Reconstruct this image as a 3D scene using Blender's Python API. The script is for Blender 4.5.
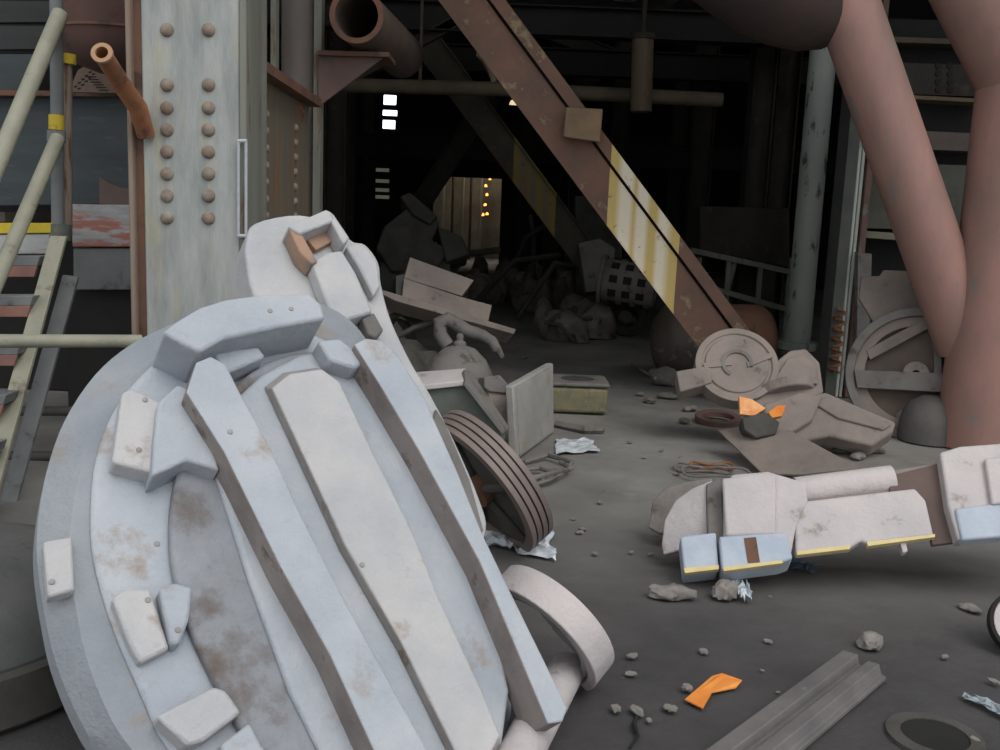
import bpy, bmesh, math, random
from mathutils import Vector, Matrix, noise
V = Vector
R = math.radians
random.seed(7)
sc = bpy.context.scene
COL = sc.collection
for o in list(bpy.data.objects): bpy.data.objects.remove(o)

# ---------------------------------------------------------------- camera, sky, exposure
CAM = V((0, 0, 1.6)); PITCH = R(9.2); ROLL = R(2.3); F = 972.0
cd = bpy.data.cameras.new('camera'); cam = bpy.data.objects.new('camera', cd); COL.objects.link(cam)
FW = V((0, math.cos(PITCH), -math.sin(PITCH))); U0 = V((0, math.sin(PITCH), math.cos(PITCH))); X0 = V((1, 0, 0))
RT = X0 * math.cos(ROLL) + U0 * math.sin(ROLL); UP = U0 * math.cos(ROLL) - X0 * math.sin(ROLL)
M3 = Matrix((RT, UP, -FW)).transposed()
cam.matrix_world = Matrix.Translation(CAM) @ M3.to_4x4()
cd.sensor_width = 36; cd.lens = F * 36 / 1000; cd.clip_end = 300; cd.clip_start = 0.05
sc.camera = cam
w = bpy.data.worlds.new('overcast_sky'); sc.world = w; w.use_nodes = True
w.node_tree.nodes['Background'].inputs[0].default_value = (0.95, 0.975, 1.0, 1)
w.node_tree.nodes['Background'].inputs[1].default_value = 1.12
sd = bpy.data.lights.new('hazy_sun', 'SUN'); sd.energy = 1.25; sd.angle = R(32); sd.color = (1, .97, .93)
so = bpy.data.objects.new('hazy_sun', sd); COL.objects.link(so)
so.rotation_euler = V((-0.34, 0.52, -0.78)).to_track_quat('-Z', 'Y').to_euler()
sc.view_settings.view_transform = 'Standard'; sc.view_settings.look = 'None'
sc.view_settings.exposure = 0.0; sc.view_settings.gamma = 1; sc.view_settings.use_curve_mapping = False

# ---------------------------------------------------------------- measuring
def ray(px, py):
    a = (px - 500) / F; b = (375 - py) / F
    return FW + RT * a + UP * b
def P(px, py, Y):
    d = ray(px, py); return CAM + d * (Y / d.y)
def G(px, py, z=0.0):
    d = ray(px, py); return CAM + d * ((z - CAM.z) / d.z)
class Pl:
    def __init__(s, O, n): s.O = V(O); s.n = V(n).normalized()
    def pt(s, px, py, off=0.0):
        d = ray(px, py); return CAM + d * (((s.O + s.n * off) - CAM).dot(s.n) / d.dot(s.n))
    def pts(s, poly, off=0.0): return [s.pt(x, y, off) for x, y in poly]

# ---------------------------------------------------------------- mesh helpers
def nb(): return bmesh.new()
def prism(bm, top, bot):
    n = len(top); a = [bm.verts.new(p) for p in top]; b = [bm.verts.new(p) for p in bot]
    bm.faces.new(a); bm.faces.new(b[::-1])
    for i in range(n):
        j = (i + 1) % n; bm.faces.new((a[i], b[i], b[j], a[j]))
    return bm
def slab(bm, pl, poly, n0, n1, flare=None):
    top = pl.pts(poly, n1)
    if flare is None: bot = [p - pl.n * (n1 - n0) for p in top]
    else:
        c = sum(top, V()) / len(top); bot = [p - pl.n * (n1 - n0) + (p - c) * flare for p in top]
    return prism(bm, top, bot)
def box(bm, c, s, rot=None):
    M = Matrix.Translation(V(c)) @ (rot.to_4x4() if rot else Matrix.Identity(4))
    v = []
    for x in (-.5, .5):
        for y in (-.5, .5):
            for z in (-.5, .5): v.append(bm.verts.new(M @ V((x * s[0], y * s[1], z * s[2]))))
    for f in ((0,1,3,2),(4,6,7,5),(0,4,5,1),(2,3,7,6),(0,2,6,4),(1,5,7,3)): bm.faces.new([v[i] for i in f])
    return bm
def frame(d, up=V((0, 0, 1))):
    d = V(d).normalized()
    if abs(d.dot(up)) > .98: up = V((0, 1, 0))
    u = d.cross(up).normalized(); return u, u.cross(d).normalized()
def sm(poly, k=4):
    out = []; n = len(poly)
    for i in range(n):
        p0, p1, p2, p3 = [V((*poly[(i + j) % n], 0)) for j in (-1, 0, 1, 2)]
        for t in [j / k for j in range(k)]:
            q = .5 * ((2 * p1) + (p2 - p0) * t + (2 * p0 - 5 * p1 + 4 * p2 - p3) * t * t + (3 * p1 - p0 - 3 * p2 + p3) * t ** 3)
            out.append((q.x, q.y))
    return out
def tube(bm, path, r, seg=14, caps=True, inner=None):
    path = [V(p) for p in path]; n = len(path)
    rr = r if isinstance(r, (list, tuple)) else [r] * n
    def shell(rr, flip):
        rings = []; u = None
        for i, p in enumerate(path):
            if i == 0: d = path[1] - path[0]
            elif i == n - 1: d = path[-1] - path[-2]
            else: d = (path[i + 1] - p).normalized() + (p - path[i - 1]).normalized()
            d.normalize()
            if u is None: u, v = frame(d)
            else:
                u = (u - d * u.dot(d)).normalized(); v = u.cross(d).normalized()
            k = 1.0
            if 0 < i < n - 1:
                c = (path[i + 1] - p).normalized().dot(d); k = 1 / max(c, .6)
            rings.append([bm.verts.new(p + (u * math.cos(t) + v * math.sin(t)) * rr[i] * (1 + (k - 1) * .5)) for t in [2 * math.pi * j / seg for j in range(seg)]])
        for a, b in zip(rings, rings[1:]):
            for j in range(seg):
                k = (j + 1) % seg; bm.faces.new((a[j], a[k], b[k], b[j]))
        return rings
    A = shell(rr, False)
    if inner:
        B = shell([x - inner for x in rr], True)
        for a, b in ((A[0], B[0]), (A[-1], B[-1])):
            for j in range(seg):
                k = (j + 1) % seg; bm.faces.new((a[j], a[k], b[k], b[j]))
    elif caps:
        bm.faces.new(A[0][::-1]); bm.faces.new(A[-1])
    return bm
def lathe(bm, O, axis, prof, seg=32, a0=0, a1=2 * math.pi, up=V((0, 0, 1))):
    """prof: closed loop or open list of (radius, height along the axis)"""
    O = V(O); ax = V(axis).normalized(); u, v = frame(ax, up)
    full = abs(a1 - a0 - 2 * math.pi) < 1e-6
    N = seg if full else seg + 1; rings = []
    for j in range(N):
        t = a0 + (a1 - a0) * j / seg; e = u * math.cos(t) + v * math.sin(t)
        rings.append([bm.verts.new(O + e * r + ax * h) for r, h in prof])
    m = len(prof)
    for j in range(seg):
        a = rings[j]; b = rings[(j + 1) % N]
        for i in range(m - 1): bm.faces.new((a[i], a[i + 1], b[i + 1], b[i]))
    return bm, rings
def ring(bm, O, axis, prof, seg=40, a0=0, a1=2 * math.pi, up=V((0, 0, 1))):
    """closed cross-section swept round an axis, ends capped when it is an arc"""
    bm, rings = lathe(bm, O, axis, list(prof) + [prof[0]], seg, a0, a1, up)
    if abs(a1 - a0 - 2 * math.pi) > 1e-6:
        bm.faces.new(rings[0][:-1]); bm.faces.new(rings[-1][:-1][::-1])
    return bm
def rock(bm, c, s, seed, sub=2, rot=0, flat=.5):
    t = bmesh.new(); bmesh.ops.create_icosphere(t, subdivisions=sub, radius=1)
    for v in t.verts:
        k = 1 + .38 * noise.noise(v.co * 1.3 + V((seed * 3.1, seed, 0))) + .18 * noise.noise(v.co * 3.1 + V((seed, 0, seed * 2)))
        v.co *= k
        v.co = Matrix.Rotation(rot, 3, 'Z') @ V((v.co.x * s[0], v.co.y * s[1], v.co.z * s[2]))
        v.co.z = max(v.co.z, -s[2] * flat)
        v.co += V(c) + V((0, 0, s[2] * flat))
    me = bpy.data.meshes.new('tmp'); t.to_mesh(me); t.free(); bm.from_mesh(me); bpy.data.meshes.remove(me)
    return bm
def tag(o, label=None, cat=None, group=None, kind=None):
    if label: o['label'] = label
    if cat: o['category'] = cat
    if group: o['group'] = group
    if kind: o['kind'] = kind
    return o
def thing(name, label, cat, loc, group=None):
    o = bpy.data.objects.new(name, None); COL.objects.link(o); o.location = V(loc); o.empty_display_size = .1
    return tag(o, label, cat, group)
def origin(o):
    l = V((0, 0, 0)); p = o
    while p is not None: l += p.location; p = p.parent
    return l
def mk(name, bm, m, parent=None, bevel=0.0, smooth=True, rough=0.0, seg=2):
    bmesh.ops.remove_doubles(bm, verts=bm.verts, dist=1e-5)
    bmesh.ops.recalc_face_normals(bm, faces=bm.faces)
    if parent is None:
        xs = [v.co for v in bm.verts]
        O = V(((min(p.x for p in xs) + max(p.x for p in xs)) / 2, (min(p.y for p in xs) + max(p.y for p in xs)) / 2, min(p.z for p in xs)))
        base = O
    else:
        base = origin(parent); O = None
    for v in bm.verts: v.co -= base
    me = bpy.data.meshes.new(name); bm.to_mesh(me); bm.free()
    o = bpy.data.objects.new(name, me); COL.objects.link(o)
    if parent is None: o.location = O
    else: o.parent = parent
    me.materials.append(m)
    if smooth:
        for p in me.polygons: p.use_smooth = True
        try: me.set_sharp_from_angle(angle=R(38))
        except Exception: pass
    if bevel > 0:
        b = o.modifiers.new('edge_wear', 'BEVEL'); b.width = bevel; b.segments = seg; b.limit_method = 'ANGLE'; b.angle_limit = R(30)
        b.harden_normals = False
    return o
def tint_sides(o, m, n):  # gives the side faces a second, browner and darker material
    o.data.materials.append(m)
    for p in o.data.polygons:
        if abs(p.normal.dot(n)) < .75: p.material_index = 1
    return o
def st(name, bm, m, **k): return tag(mk(name, bm, m, **k), kind='structure')
def one(name, bm, m, label, cat, group=None, **k): return tag(mk(name, bm, m, **k), label, cat, group)

# ---------------------------------------------------------------- materials
def lin(c): return tuple(((x / 255) / 12.92 if x / 255 <= .04045 else ((x / 255 + .055) / 1.055) ** 2.4) for x in c) + (1,)
def mat(name, c1, c2, c3=None, scale=3, rough=.85, metal=0.0, bump=.25, thr=.58, scale3=6, stretch=None, bscale=35, soft=.07):
    m = bpy.data.materials.new(name); m.use_nodes = True; nt = m.node_tree; N = nt.nodes; L = nt.links
    b = N['Principled BSDF']; b.inputs['Roughness'].default_value = rough; b.inputs['Metallic'].default_value = metal
    tc = N.new('ShaderNodeTexCoord'); src = tc.outputs['Object']
    if stretch:
        mp = N.new('ShaderNodeMapping'); mp.inputs['Scale'].default_value = stretch; L.new(src, mp.inputs[0]); src = mp.outputs[0]
    def nz(s, d=6, r=.6):
        n = N.new('ShaderNodeTexNoise'); n.inputs['Scale'].default_value = s; n.inputs['Detail'].default_value = d; n.inputs['Roughness'].default_value = r
        L.new(src, n.inputs['Vector']); return n.outputs[0]
    def rampf(x, a, bb):
        r = N.new('ShaderNodeMapRange'); r.inputs[1].default_value = a; r.inputs[2].default_value = bb; L.new(x, r.inputs[0]); return r.outputs[0]
    def mix(f, a, bb):
        x = N.new('ShaderNodeMix'); x.data_type = 'RGBA'
        L.new(f, x.inputs[0])
        for s, k in ((a, 6), (bb, 7)):
            if isinstance(s, tuple): x.inputs[k].default_value = s
            else: L.new(s, x.inputs[k])
        return x.outputs[2]
    col = mix(rampf(nz(scale), .38, .64), lin(c1), lin(c2))
    if c3: col = mix(rampf(nz(scale3, 8, .65), thr, thr + soft), col, lin(c3))
    L.new(col, b.inputs['Base Color'])
    bp = N.new('ShaderNodeBump'); bp.inputs['Strength'].default_value = bump; bp.inputs['Distance'].default_value = .02
    L.new(nz(bscale, 8, .7), bp.inputs['Height']); L.new(bp.outputs[0], b.inputs['Normal'])
    m['api'] = 1
    return m, (N, L, b, tc, nz, rampf, mix, col)
def MT(*a, **k): return mat(*a, **k)[0]
cast = MT('dusty_cast_metal', (176,180,186), (156,163,173), (152,140,130), scale=2.6, thr=.58, scale3=4.5, bump=.7, bscale=16, soft=.12)
cast_pale = MT('powdery_cast_metal', (186,184,184), (168,170,174), (156,142,132), scale=3, thr=.6, scale3=5, bump=.7, bscale=16, soft=.1)
cast_pink = MT('pale_dusty_casting', (194,186,184), (178,172,174), (150,138,130), scale=2.5, thr=.62, scale3=5, bump=.6, bscale=16)
cast_brown = MT('dusty_brown_casting', (142,130,122), (122,113,108), (98,88,82), scale=3, thr=.6, bump=.35)
cast_grey = MT('grey_scrap_metal', (124,120,116), (100,97,94), (82,72,64), scale=3, bump=.3)
cast_dark = MT('dark_scrap_metal', (78,76,72), (58,57,54), (70,56,46), scale=3, bump=.3)
streak = MT('brown_streaked_casting', (146,150,156), (120,122,126), (98,82,72), scale=3, thr=.5, scale3=3, bump=.8, bscale=12, soft=.15)
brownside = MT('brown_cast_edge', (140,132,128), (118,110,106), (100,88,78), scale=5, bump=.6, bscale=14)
paleside = MT('pale_brown_cast_edge', (158,154,152), (140,136,132), (122,108,98), scale=5, bump=.6, bscale=14)
rust = MT('rust_brown_steel', (112,78,60), (88,66,56), (70,50,40), scale=3, bump=.2)
rust_or = MT('orange_rust', (150,98,62), (112,72,52), (80,56,44), scale=6)
redpipe = MT('red_oxide_pipe', (158,120,110), (132,106,98), (116,118,114), scale=2.2, thr=.6, scale3=6, bscale=30, soft=.1, rough=.7, bump=.12, stretch=(1,1,.5))
hollow = MT('rusty_hollow', (160,128,106), (128,116,108), (110,80,60), scale=10)
col_m = MT('weathered_column_paint', (160,163,160), (132,137,136), (166,158,130), scale=4, thr=.54, scale3=3.5, stretch=(2.4,1,.5), bump=.3, soft=.2, rough=.7)
rivet_m = MT('rusted_rivet', (136,124,112), (114,98,86), (140,136,128), scale=20)
strip_m = MT('brown_vertical_strip', (122,104,90), (140,128,116), (96,72,58), scale=3, stretch=(3,3,.3))
greenish = MT('greenish_grey_steel', (120,122,112), (104,104,96), (104,80,62), scale=2, stretch=(2,2,.3))
girder_m = MT('streaked_girder_plate', (112,100,80), (98,94,84), (120,84,58), scale=4, stretch=(2.5,2.5,.3), thr=.55)
pale_pipe = MT('pale_scaffold_tube', (150,148,130), (132,132,118), (116,100,86), scale=4, rough=.6)
yel = MT('yellow_marking_paint', (200,176,52), (178,156,50), (132,112,60), scale=8)
dwall = MT('dark_blue_grey_sheet', (62,70,74), (48,56,60), (72,74,74), scale=2, stretch=(.5,1,3), rough=.7, bump=.1)
plank = MT('dark_siding', (58,60,60), (46,50,50), (76,66,52), scale=3, stretch=(.4,1,3))
tankm = MT('dark_red_brown_tank', (92,66,58), (76,56,52), (66,52,50), scale=2, bump=.1)
peel = MT('peeling_red_white_paint', (170,172,170), (140,142,144), (158,104,92), scale=4, stretch=(.6,1,2.5), thr=.5, scale3=3)
redtread = MT('rust_red_tread', (148,104,92), (130,96,88), (120,122,120), scale=5)
greyflat = MT('grey_flat_steel', (118,120,120), (98,102,104), (84,80,76), scale=3)
greypipe = MT('grey_painted_pipe', (186,190,182), (166,172,166), (84,84,80), scale=2, rough=.6, stretch=(1,1,.4), bump=.08)
glint_film = MT('glossy_plastic_film', (226,232,238), (190,198,206), None, scale=8, rough=.12, bump=.6)  # near-white base colour stands in for bright glints on the film
orange = MT('vivid_orange', (232,150,70), (214,120,40), (240,170,90), scale=5, bump=.1)
bright_or = MT('sunlit_rust_chips', (240,180,124), (226,140,80), (240,206,164), scale=8)  # rust with the sunlight on it put into the colour
greenpaint = MT('faded_green_paint', (98,104,98), (84,90,84), (112,104,92), scale=5)
moss = MT('yellow_mottled_casing', (128,122,92), (106,104,90), (150,146,110), scale=9, thr=.55)
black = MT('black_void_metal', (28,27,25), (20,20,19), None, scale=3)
struct_m = MT('dimmed_steel', (52,47,41), (36,33,29), (64,52,40), scale=2, bump=.2)  # steel darkened so the hall's dimness sits in its colour
tread_m = MT('pulley_tread', (128,114,108), (112,100,96), None, scale=6, bump=.1, rough=.55)
groove_m = MT('pulley_groove', (60,44,42), (46,36,36), None, scale=6)
bluep = MT('pale_blue_tone', (178,186,196), (164,174,188), (196,190,188), scale=7, thr=.6)  # pale blue tone, mostly for pads on the toothed casting's lower edge
yelledge = MT('yellow_edge_tone', (214,196,140), (200,182,134), (188,176,160), scale=10)  # pale yellow tone for thin strips along the same lower edge
dustyrock = MT('dusty_rubble', (140,134,128), (112,108,104), (88,82,76), scale=12, bump=.6)
rubble_dark = MT('sooty_rubble', (122,114,104), (90,84,76), (48,44,40), scale=5, bump=.6)
ragm = MT('pale_rag', (160,170,176), (140,150,156), None, scale=9)
wall_m = MT('near_black_wall', (26,24,21), (20,19,17), (32,28,22), scale=1, bump=.2)
farwall = MT('far_hall_wall', (120,112,98), (92,86,76), None, scale=1.2)

# floor: dark oily near the threshold, dustier further in
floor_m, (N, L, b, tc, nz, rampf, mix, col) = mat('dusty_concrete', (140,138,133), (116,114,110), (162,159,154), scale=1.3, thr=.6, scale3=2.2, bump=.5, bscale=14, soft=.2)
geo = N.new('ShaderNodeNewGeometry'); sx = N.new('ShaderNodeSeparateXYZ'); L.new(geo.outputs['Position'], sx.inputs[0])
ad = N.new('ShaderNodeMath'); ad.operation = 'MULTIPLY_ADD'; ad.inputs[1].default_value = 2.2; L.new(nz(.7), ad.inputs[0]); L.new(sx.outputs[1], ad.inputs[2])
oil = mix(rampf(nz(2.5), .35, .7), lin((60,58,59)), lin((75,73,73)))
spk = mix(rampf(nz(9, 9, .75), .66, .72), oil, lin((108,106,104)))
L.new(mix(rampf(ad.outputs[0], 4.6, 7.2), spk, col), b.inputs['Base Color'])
b.inputs['Roughness'].default_value = .7

# beam with hazard stripes painted across part of its length
def striped(name, xa, xb, c_y, c_w, base1, base2, c_r):
    m, (N, L, b, tc, nz, rampf, mix, col) = mat(name, base1, base2, c_r, scale=3, bump=.2)
    g = N.new('ShaderNodeNewGeometry'); s = N.new('ShaderNodeSeparateXYZ'); L.new(g.outputs['Position'], s.inputs[0])
    f = rampf(s.outputs[0], xa, xb)
    cr = N.new('ShaderNodeValToRGB'); cr.color_ramp.interpolation = 'LINEAR'
    el = cr.color_ramp.elements
    stops = [(0, c_y), (.10, c_y), (.18, c_w), (.30, c_w), (.36, c_y), (.42, c_w), (.52, c_w), (.58, c_y), (.66, c_y), (.72, c_w), (.80, c_w), (.90, c_y)]
    el[0].position = 0; el[0].color = lin(c_y); el[1].position = 1; el[1].color = lin(c_y)
    for p, c in stops[1:]:
        e = el.new(p); e.color = lin(c)
    L.new(f, cr.inputs[0])
    def cmp(op, v):
        k = N.new('ShaderNodeMath'); k.operation = op; k.inputs[1].default_value = v; L.new(s.outputs[0], k.inputs[0]); return k.outputs[0]
    k = N.new('ShaderNodeMath'); k.operation = 'MULTIPLY'; L.new(cmp('GREATER_THAN', xa), k.inputs[0]); L.new(cmp('LESS_THAN', xb), k.inputs[1])
    worn = mix(rampf(nz(14, 8, .7), .6, .68), cr.outputs[0], lin(c_r))
    L.new(mix(k.outputs[0], col, worn), b.inputs['Base Color'])
    return m
def emis(name, c, s):
    m = bpy.data.materials.new(name); m.use_nodes = True; b = m.node_tree.nodes['Principled BSDF']
    b.inputs['Base Color'].default_value = lin(c); b.inputs['Emission Color'].default_value = lin(c); b.inputs['Emission Strength'].default_value = s
    return m
sky_pane = emis('daylit_pane', (235, 240, 255), 5.0)
dim_pane = emis('dim_daylit_slat', (190, 190, 170), .12)
hot = emis('orange_lamp_glow', (255, 170, 80), 2.5)
warm = emis('warm_lamp_glow', (255, 225, 180), .9)

# ================================================================ SETTING
b_ = nb(); n = 60
vs = [[b_.verts.new((-12 + 24 * i / n, -6 + 46 * j / 110, .012 * noise.noise(V((i * .5, j * .5, 0))) - .012)) for j in range(111)] for i in range(n + 1)]
for i in range(n):
    for j in range(110): b_.faces.new((vs[i][j], vs[i + 1][j], vs[i + 1][j + 1], vs[i][j + 1]))
st('floor', b_, floor_m)
YF, HZ = 34.0, 7.2
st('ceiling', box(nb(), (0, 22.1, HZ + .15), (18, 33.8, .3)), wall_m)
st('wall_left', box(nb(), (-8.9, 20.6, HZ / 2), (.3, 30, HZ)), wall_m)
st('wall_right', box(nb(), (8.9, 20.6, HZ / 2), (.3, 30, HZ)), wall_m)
# back wall with a doorway into the next hall
dA, dB = P(434, 176, YF), P(500, 226, YF)
bw = nb()
def xz(bm, x0, x1, z0, z1, y0=YF, t=.3): box(bm, ((x0 + x1) / 2, y0 + t / 2, (z0 + z1) / 2), (x1 - x0, t, z1 - z0))
xz(bw, -8.75, dA.x, 0, HZ - .01); xz(bw, dB.x, 8.75, 0, HZ); xz(bw, dA.x, dB.x, dA.z, HZ)
st('wall_back', bw, wall_m)
bw = nb(); xz(bw, -4.2, 2, 0, 5, 38.0, .2); st('wall_back_hall', bw, farwall)
for k, (x0, y0, x1, y1) in enumerate([(384, 95, 396, 105), (383, 110, 397, 116), (383, 120, 395, 129)]):
    a, c = P(x0, y0, YF - .06), P(x1, y1, YF - .06)
    f = nb(); m_ = .06
    xz(f, a.x - m_, c.x + m_, a.z, a.z + m_, YF - .08, .07); xz(f, a.x - m_, c.x + m_, c.z - m_, c.z, YF - .08, .07)
    xz(f, a.x - m_, a.x, c.z, a.z, YF - .08, .07); xz(f, c.x, c.x + m_, c.z, a.z, YF - .08, .07)
    wf = st('window_%d' % (k + 1), f, struct_m)
    g = nb(); xz(g, a.x, c.x, c.z, a.z, YF - .05, .03); mk('pane', g, sky_pane, parent=wf)
g = nb()
for yy in (168, 179, 188, 195):
    a, c = P(375, yy, YF - .1), P(389, yy + 4, YF - .1); xz(g, a.x, c.x, c.z, a.z, YF - .12, .05)
st('window_4', g, dim_pane)
# things seen through the doorway
for i, (px, y0, y1) in enumerate([(443, 180, 222), (452, 178, 224), (462, 176, 225), (470, 178, 226), (480, 176, 226)]):
    one('steel_post', tube(nb(), [V((P(px, y1, 36.6).x, 36.6, 0)), V((P(px, y1, 36.6).x, 36.6, 4.5))], .05, 8), [greenish, struct_m][i % 2],
        'thin steel post standing beyond the far lit doorway', 'post', 'posts beyond the far doorway')
for i, (px, py) in enumerate([(486, 187), (487, 196), (485, 206), (487, 215), (490, 180), (483, 216)]):
    rt = thing('wall_lamp', 'small orange lamp glowing beyond the far doorway', 'lamp', P(px, py, 36.2), 'orange lamps beyond the far doorway')
    mk('bulb', rock(nb(), P(px, py, 36.2), (.06, .06, .07), i, 1), hot, parent=rt)
    mk('bracket', tube(nb(), [P(px, py, 36.25), P(px, py, 37.95)], .015, 6), struct_m, parent=rt)
ld = bpy.data.lights.new('hall_lamp', 'POINT'); ld.energy = 130; ld.color = (1, .85, .65); ld.shadow_soft_size = .4
lo = bpy.data.objects.new('hall_lamp', ld); COL.objects.link(lo); lo.location = (-.9, 36.0, 4.2)

# ================================================================ steel sections
def section(bm, p0, p1, kind, w, h, t=.02, face=V((0, -1, 0))):
    """sweep an I or C profile: w across the axis in view, h along the facing direction"""
    p0, p1 = V(p0), V(p1); d = (p1 - p0).normalized(); n = (V(face) - d * V(face).dot(d)).normalized(); u = d.cross(n)
    def bar(u0, u1, n0, n1):
        q = [u * u0 + n * n0, u * u1 + n * n0, u * u1 + n * n1, u * u0 + n * n1]
        prism(bm, [p0 + x for x in q], [p1 + x for x in q])
    if kind == 'I': bar(-w/2, w/2, -t/2, t/2)
    else: bar(-w/2, w/2, -h/2, -h/2 + t)
    bar(-w/2, -w/2 + t, -h/2, h/2); bar(w/2 - t, w/2, -h/2, h/2)
    return bm

# diagonal brace with yellow and white stripes
YB = 8.8
c0, c1 = P(733, 352, YB), P(440, -42, YB)
c0 = c0 + (c0 - c1) * ((c0.z - .16) / (c1.z - c0.z))
s1 = striped('striped_brace_steel', P(608, 200, YB).x, P(681, 200, YB).x, (202,178,112), (228,218,196), (122,92,78), (102,82,72), (140,122,96))
br = thing('diagonal_brace', 'rusty diagonal steel brace with yellow and white painted stripes', 'steel brace', c0)
dd = (c1 - c0).normalized(); nn = V((-.12, -1, .05)); nn = (nn - dd * nn.dot(dd)).normalized(); uu = dd.cross(nn)
Wb = .44
def bbar(bm, u0, u1, n0, n1, a=c0, bq=c1):
    q = [uu * u0 + nn * n0, uu * u1 + nn * n0, uu * u1 + nn * n1, uu * u0 + nn * n1]
    return prism(bm, [a + x for x in q], [bq + x for x in q])
sgn = 1 if uu.x > 0 else -1
mk('web', bbar(nb(), *sorted((-sgn*Wb/2, sgn*.10)), -.01, .01), s1, parent=br, smooth=False)
mk('flange', bbar(nb(), *sorted((sgn*.125, sgn*(Wb/2+.01))), .03, .055), s1, parent=br, smooth=False)
mk('groove_wall', bbar(nb(), *sorted((sgn*.14, sgn*.20)), -.14, .03), groove_m, parent=br, smooth=False)
mk('groove_floor', bbar(nb(), *sorted((sgn*.10, sgn*.14)), -.08, -.07), groove_m, parent=br, smooth=False)
mk('flange', bbar(nb(), *sorted((-sgn*(Wb/2-.02), -sgn*(Wb/2+.005))), -.13, .03), s1, parent=br, smooth=False)
pp = Pl(P(583, 124, YB - .2), nn)
mk('splice_plate', slab(nb(), pp, [(566,107),(603,109),(600,142),(563,137)], -.14, .0), MT('splice_plate_tan', (140,118,92), (116,98,80), None), parent=br, bevel=.01)
# farther brace
YB2 = 15.0
a0, a1 = P(594, 268, YB2), P(425, 40, YB2)
a0 = a0 + (a0 - a1) * ((a0.z - .14) / (a1.z - a0.z))
s2 = striped('dim_striped_brace', P(512, 200, YB2).x, P(556, 200, YB2).x, (132,116,64), (120,108,84), (78,70,58), (64,58,50), (84,74,60))
one('diagonal_brace', section(nb(), a0, a1, 'I', .42, .24), s2, 'dim diagonal brace with faded yellow paint, behind the striped one', 'steel brace', smooth=False)
one('diagonal_brace', section(nb(), P(385, 258, 19) + (P(385, 258, 19) - P(492, 95, 19)) * .19, P(492, 95, 19), 'I', .38, .22), struct_m, 'dark brace slanting up the other way beside the bright doorway', 'steel brace', smooth=False)
for i, (x0, y0, x1, y1, Y, wd) in enumerate([(330, 90, 478, 10, 12.5, .14), (440, -10, 620, 60, 17, .25), (690, -20, 560, 110, 18, .22)]):
    one('roof_strut', section(nb(), P(x0, y0, Y), P(x1, y1, Y), 'I', wd, wd), struct_m, 'dim strut crossing the dark roof space', 'steel strut', 'struts high in the dark roof', smooth=False)

# columns and girders, darkened by colour, receding into the hall
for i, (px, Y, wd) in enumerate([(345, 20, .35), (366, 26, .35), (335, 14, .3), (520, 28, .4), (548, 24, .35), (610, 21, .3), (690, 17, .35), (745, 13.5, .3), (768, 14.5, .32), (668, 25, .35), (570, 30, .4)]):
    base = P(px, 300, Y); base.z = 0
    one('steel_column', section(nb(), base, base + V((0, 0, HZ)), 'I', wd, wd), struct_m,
        'dim steel column in the dark depth of the hall', 'column', 'dim columns in the dark hall', smooth=False)
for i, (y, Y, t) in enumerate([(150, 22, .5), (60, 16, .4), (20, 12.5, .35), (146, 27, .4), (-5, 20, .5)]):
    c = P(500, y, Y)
    one('roof_girder', section(nb(), V((-8.7, Y, c.z)), V((8.7, Y, c.z)), 'I', t, .3), wall_m,  # near-black wall tone puts the roof gloom into the girder colour
        ['dim girder just above the far bright doorway', 'dim girder high behind the overhead pipe', 'nearest and highest dim girder under the roof', 'lower dim girder beneath the lit window panes', 'dim girder at the top edge of the dark hall'][i], 'girder', 'girders spanning the dark hall', smooth=False)

# horizontal pipe under the roof and the drum hung by it
YP = 12.0
one('overhead_pipe', tube(tube(nb(), [P(330, 85, YP), P(500, 89, YP), P(722, 100, YP)], .085, 16), [P(420, 86, YP), V((P(420, 86, YP).x, YP, HZ - .03))], .02, 6), MT('sooty_brown_pipe', (92,80,64), (74,66,54), None),
    'long brown horizontal pipe passing behind the striped brace', 'pipe')
rt = thing('hanging_cylinder', 'brown vertical cylinder hanging in front of the horizontal pipe', 'cylinder', P(643, 110, 11.6))
q0, q1 = P(641, 112, 11.6), P(643, 38, 11.6)
mk('body', tube(nb(), [q0, q1], .125, 20), MT('brown_cylinder', (96,84,66), (80,68,54), (120,88,56), scale=3, stretch=(2,2,.4)), parent=rt, bevel=.01)
mk('hanger_rod', tube(nb(), [q1, V((q1.x, q1.y, HZ))], .03, 8), struct_m, parent=rt)
mk('collar', tube(nb(), [q1 - V((0,0,.02)), q1 + V((0,0,.04))], .15, 20), struct_m, parent=rt)
# curved prong and bits in roof
one('roof_hook', tube(nb(), [P(478, 52, 11), P(486, 58, 11), P(491, 68, 11), P(494, 82, 11)], [.05, .06, .055, .03], 8), MT('tan_hook', (132,118,96), (110,98,80), None),
    'short tan curved hook high above the dark hall', 'hook')
one('floor_lamp_bulb', rock(nb(), P(515, 105, 20), (.12, .1, .08), 3, 1), warm, 'small warm light glinting beneath the horizontal pipe', 'light')
one('skylight_glint', rock(nb(), P(625, 1, 16), (.22, .1, .06), 4, 1), MT('pale_glint', (180,180,160), (150,150,130), None), 'pale blob coloured as a skylight glint high in the roof', 'scrap sheet')  # pale blob, a glint of skylight done as plain colour

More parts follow.
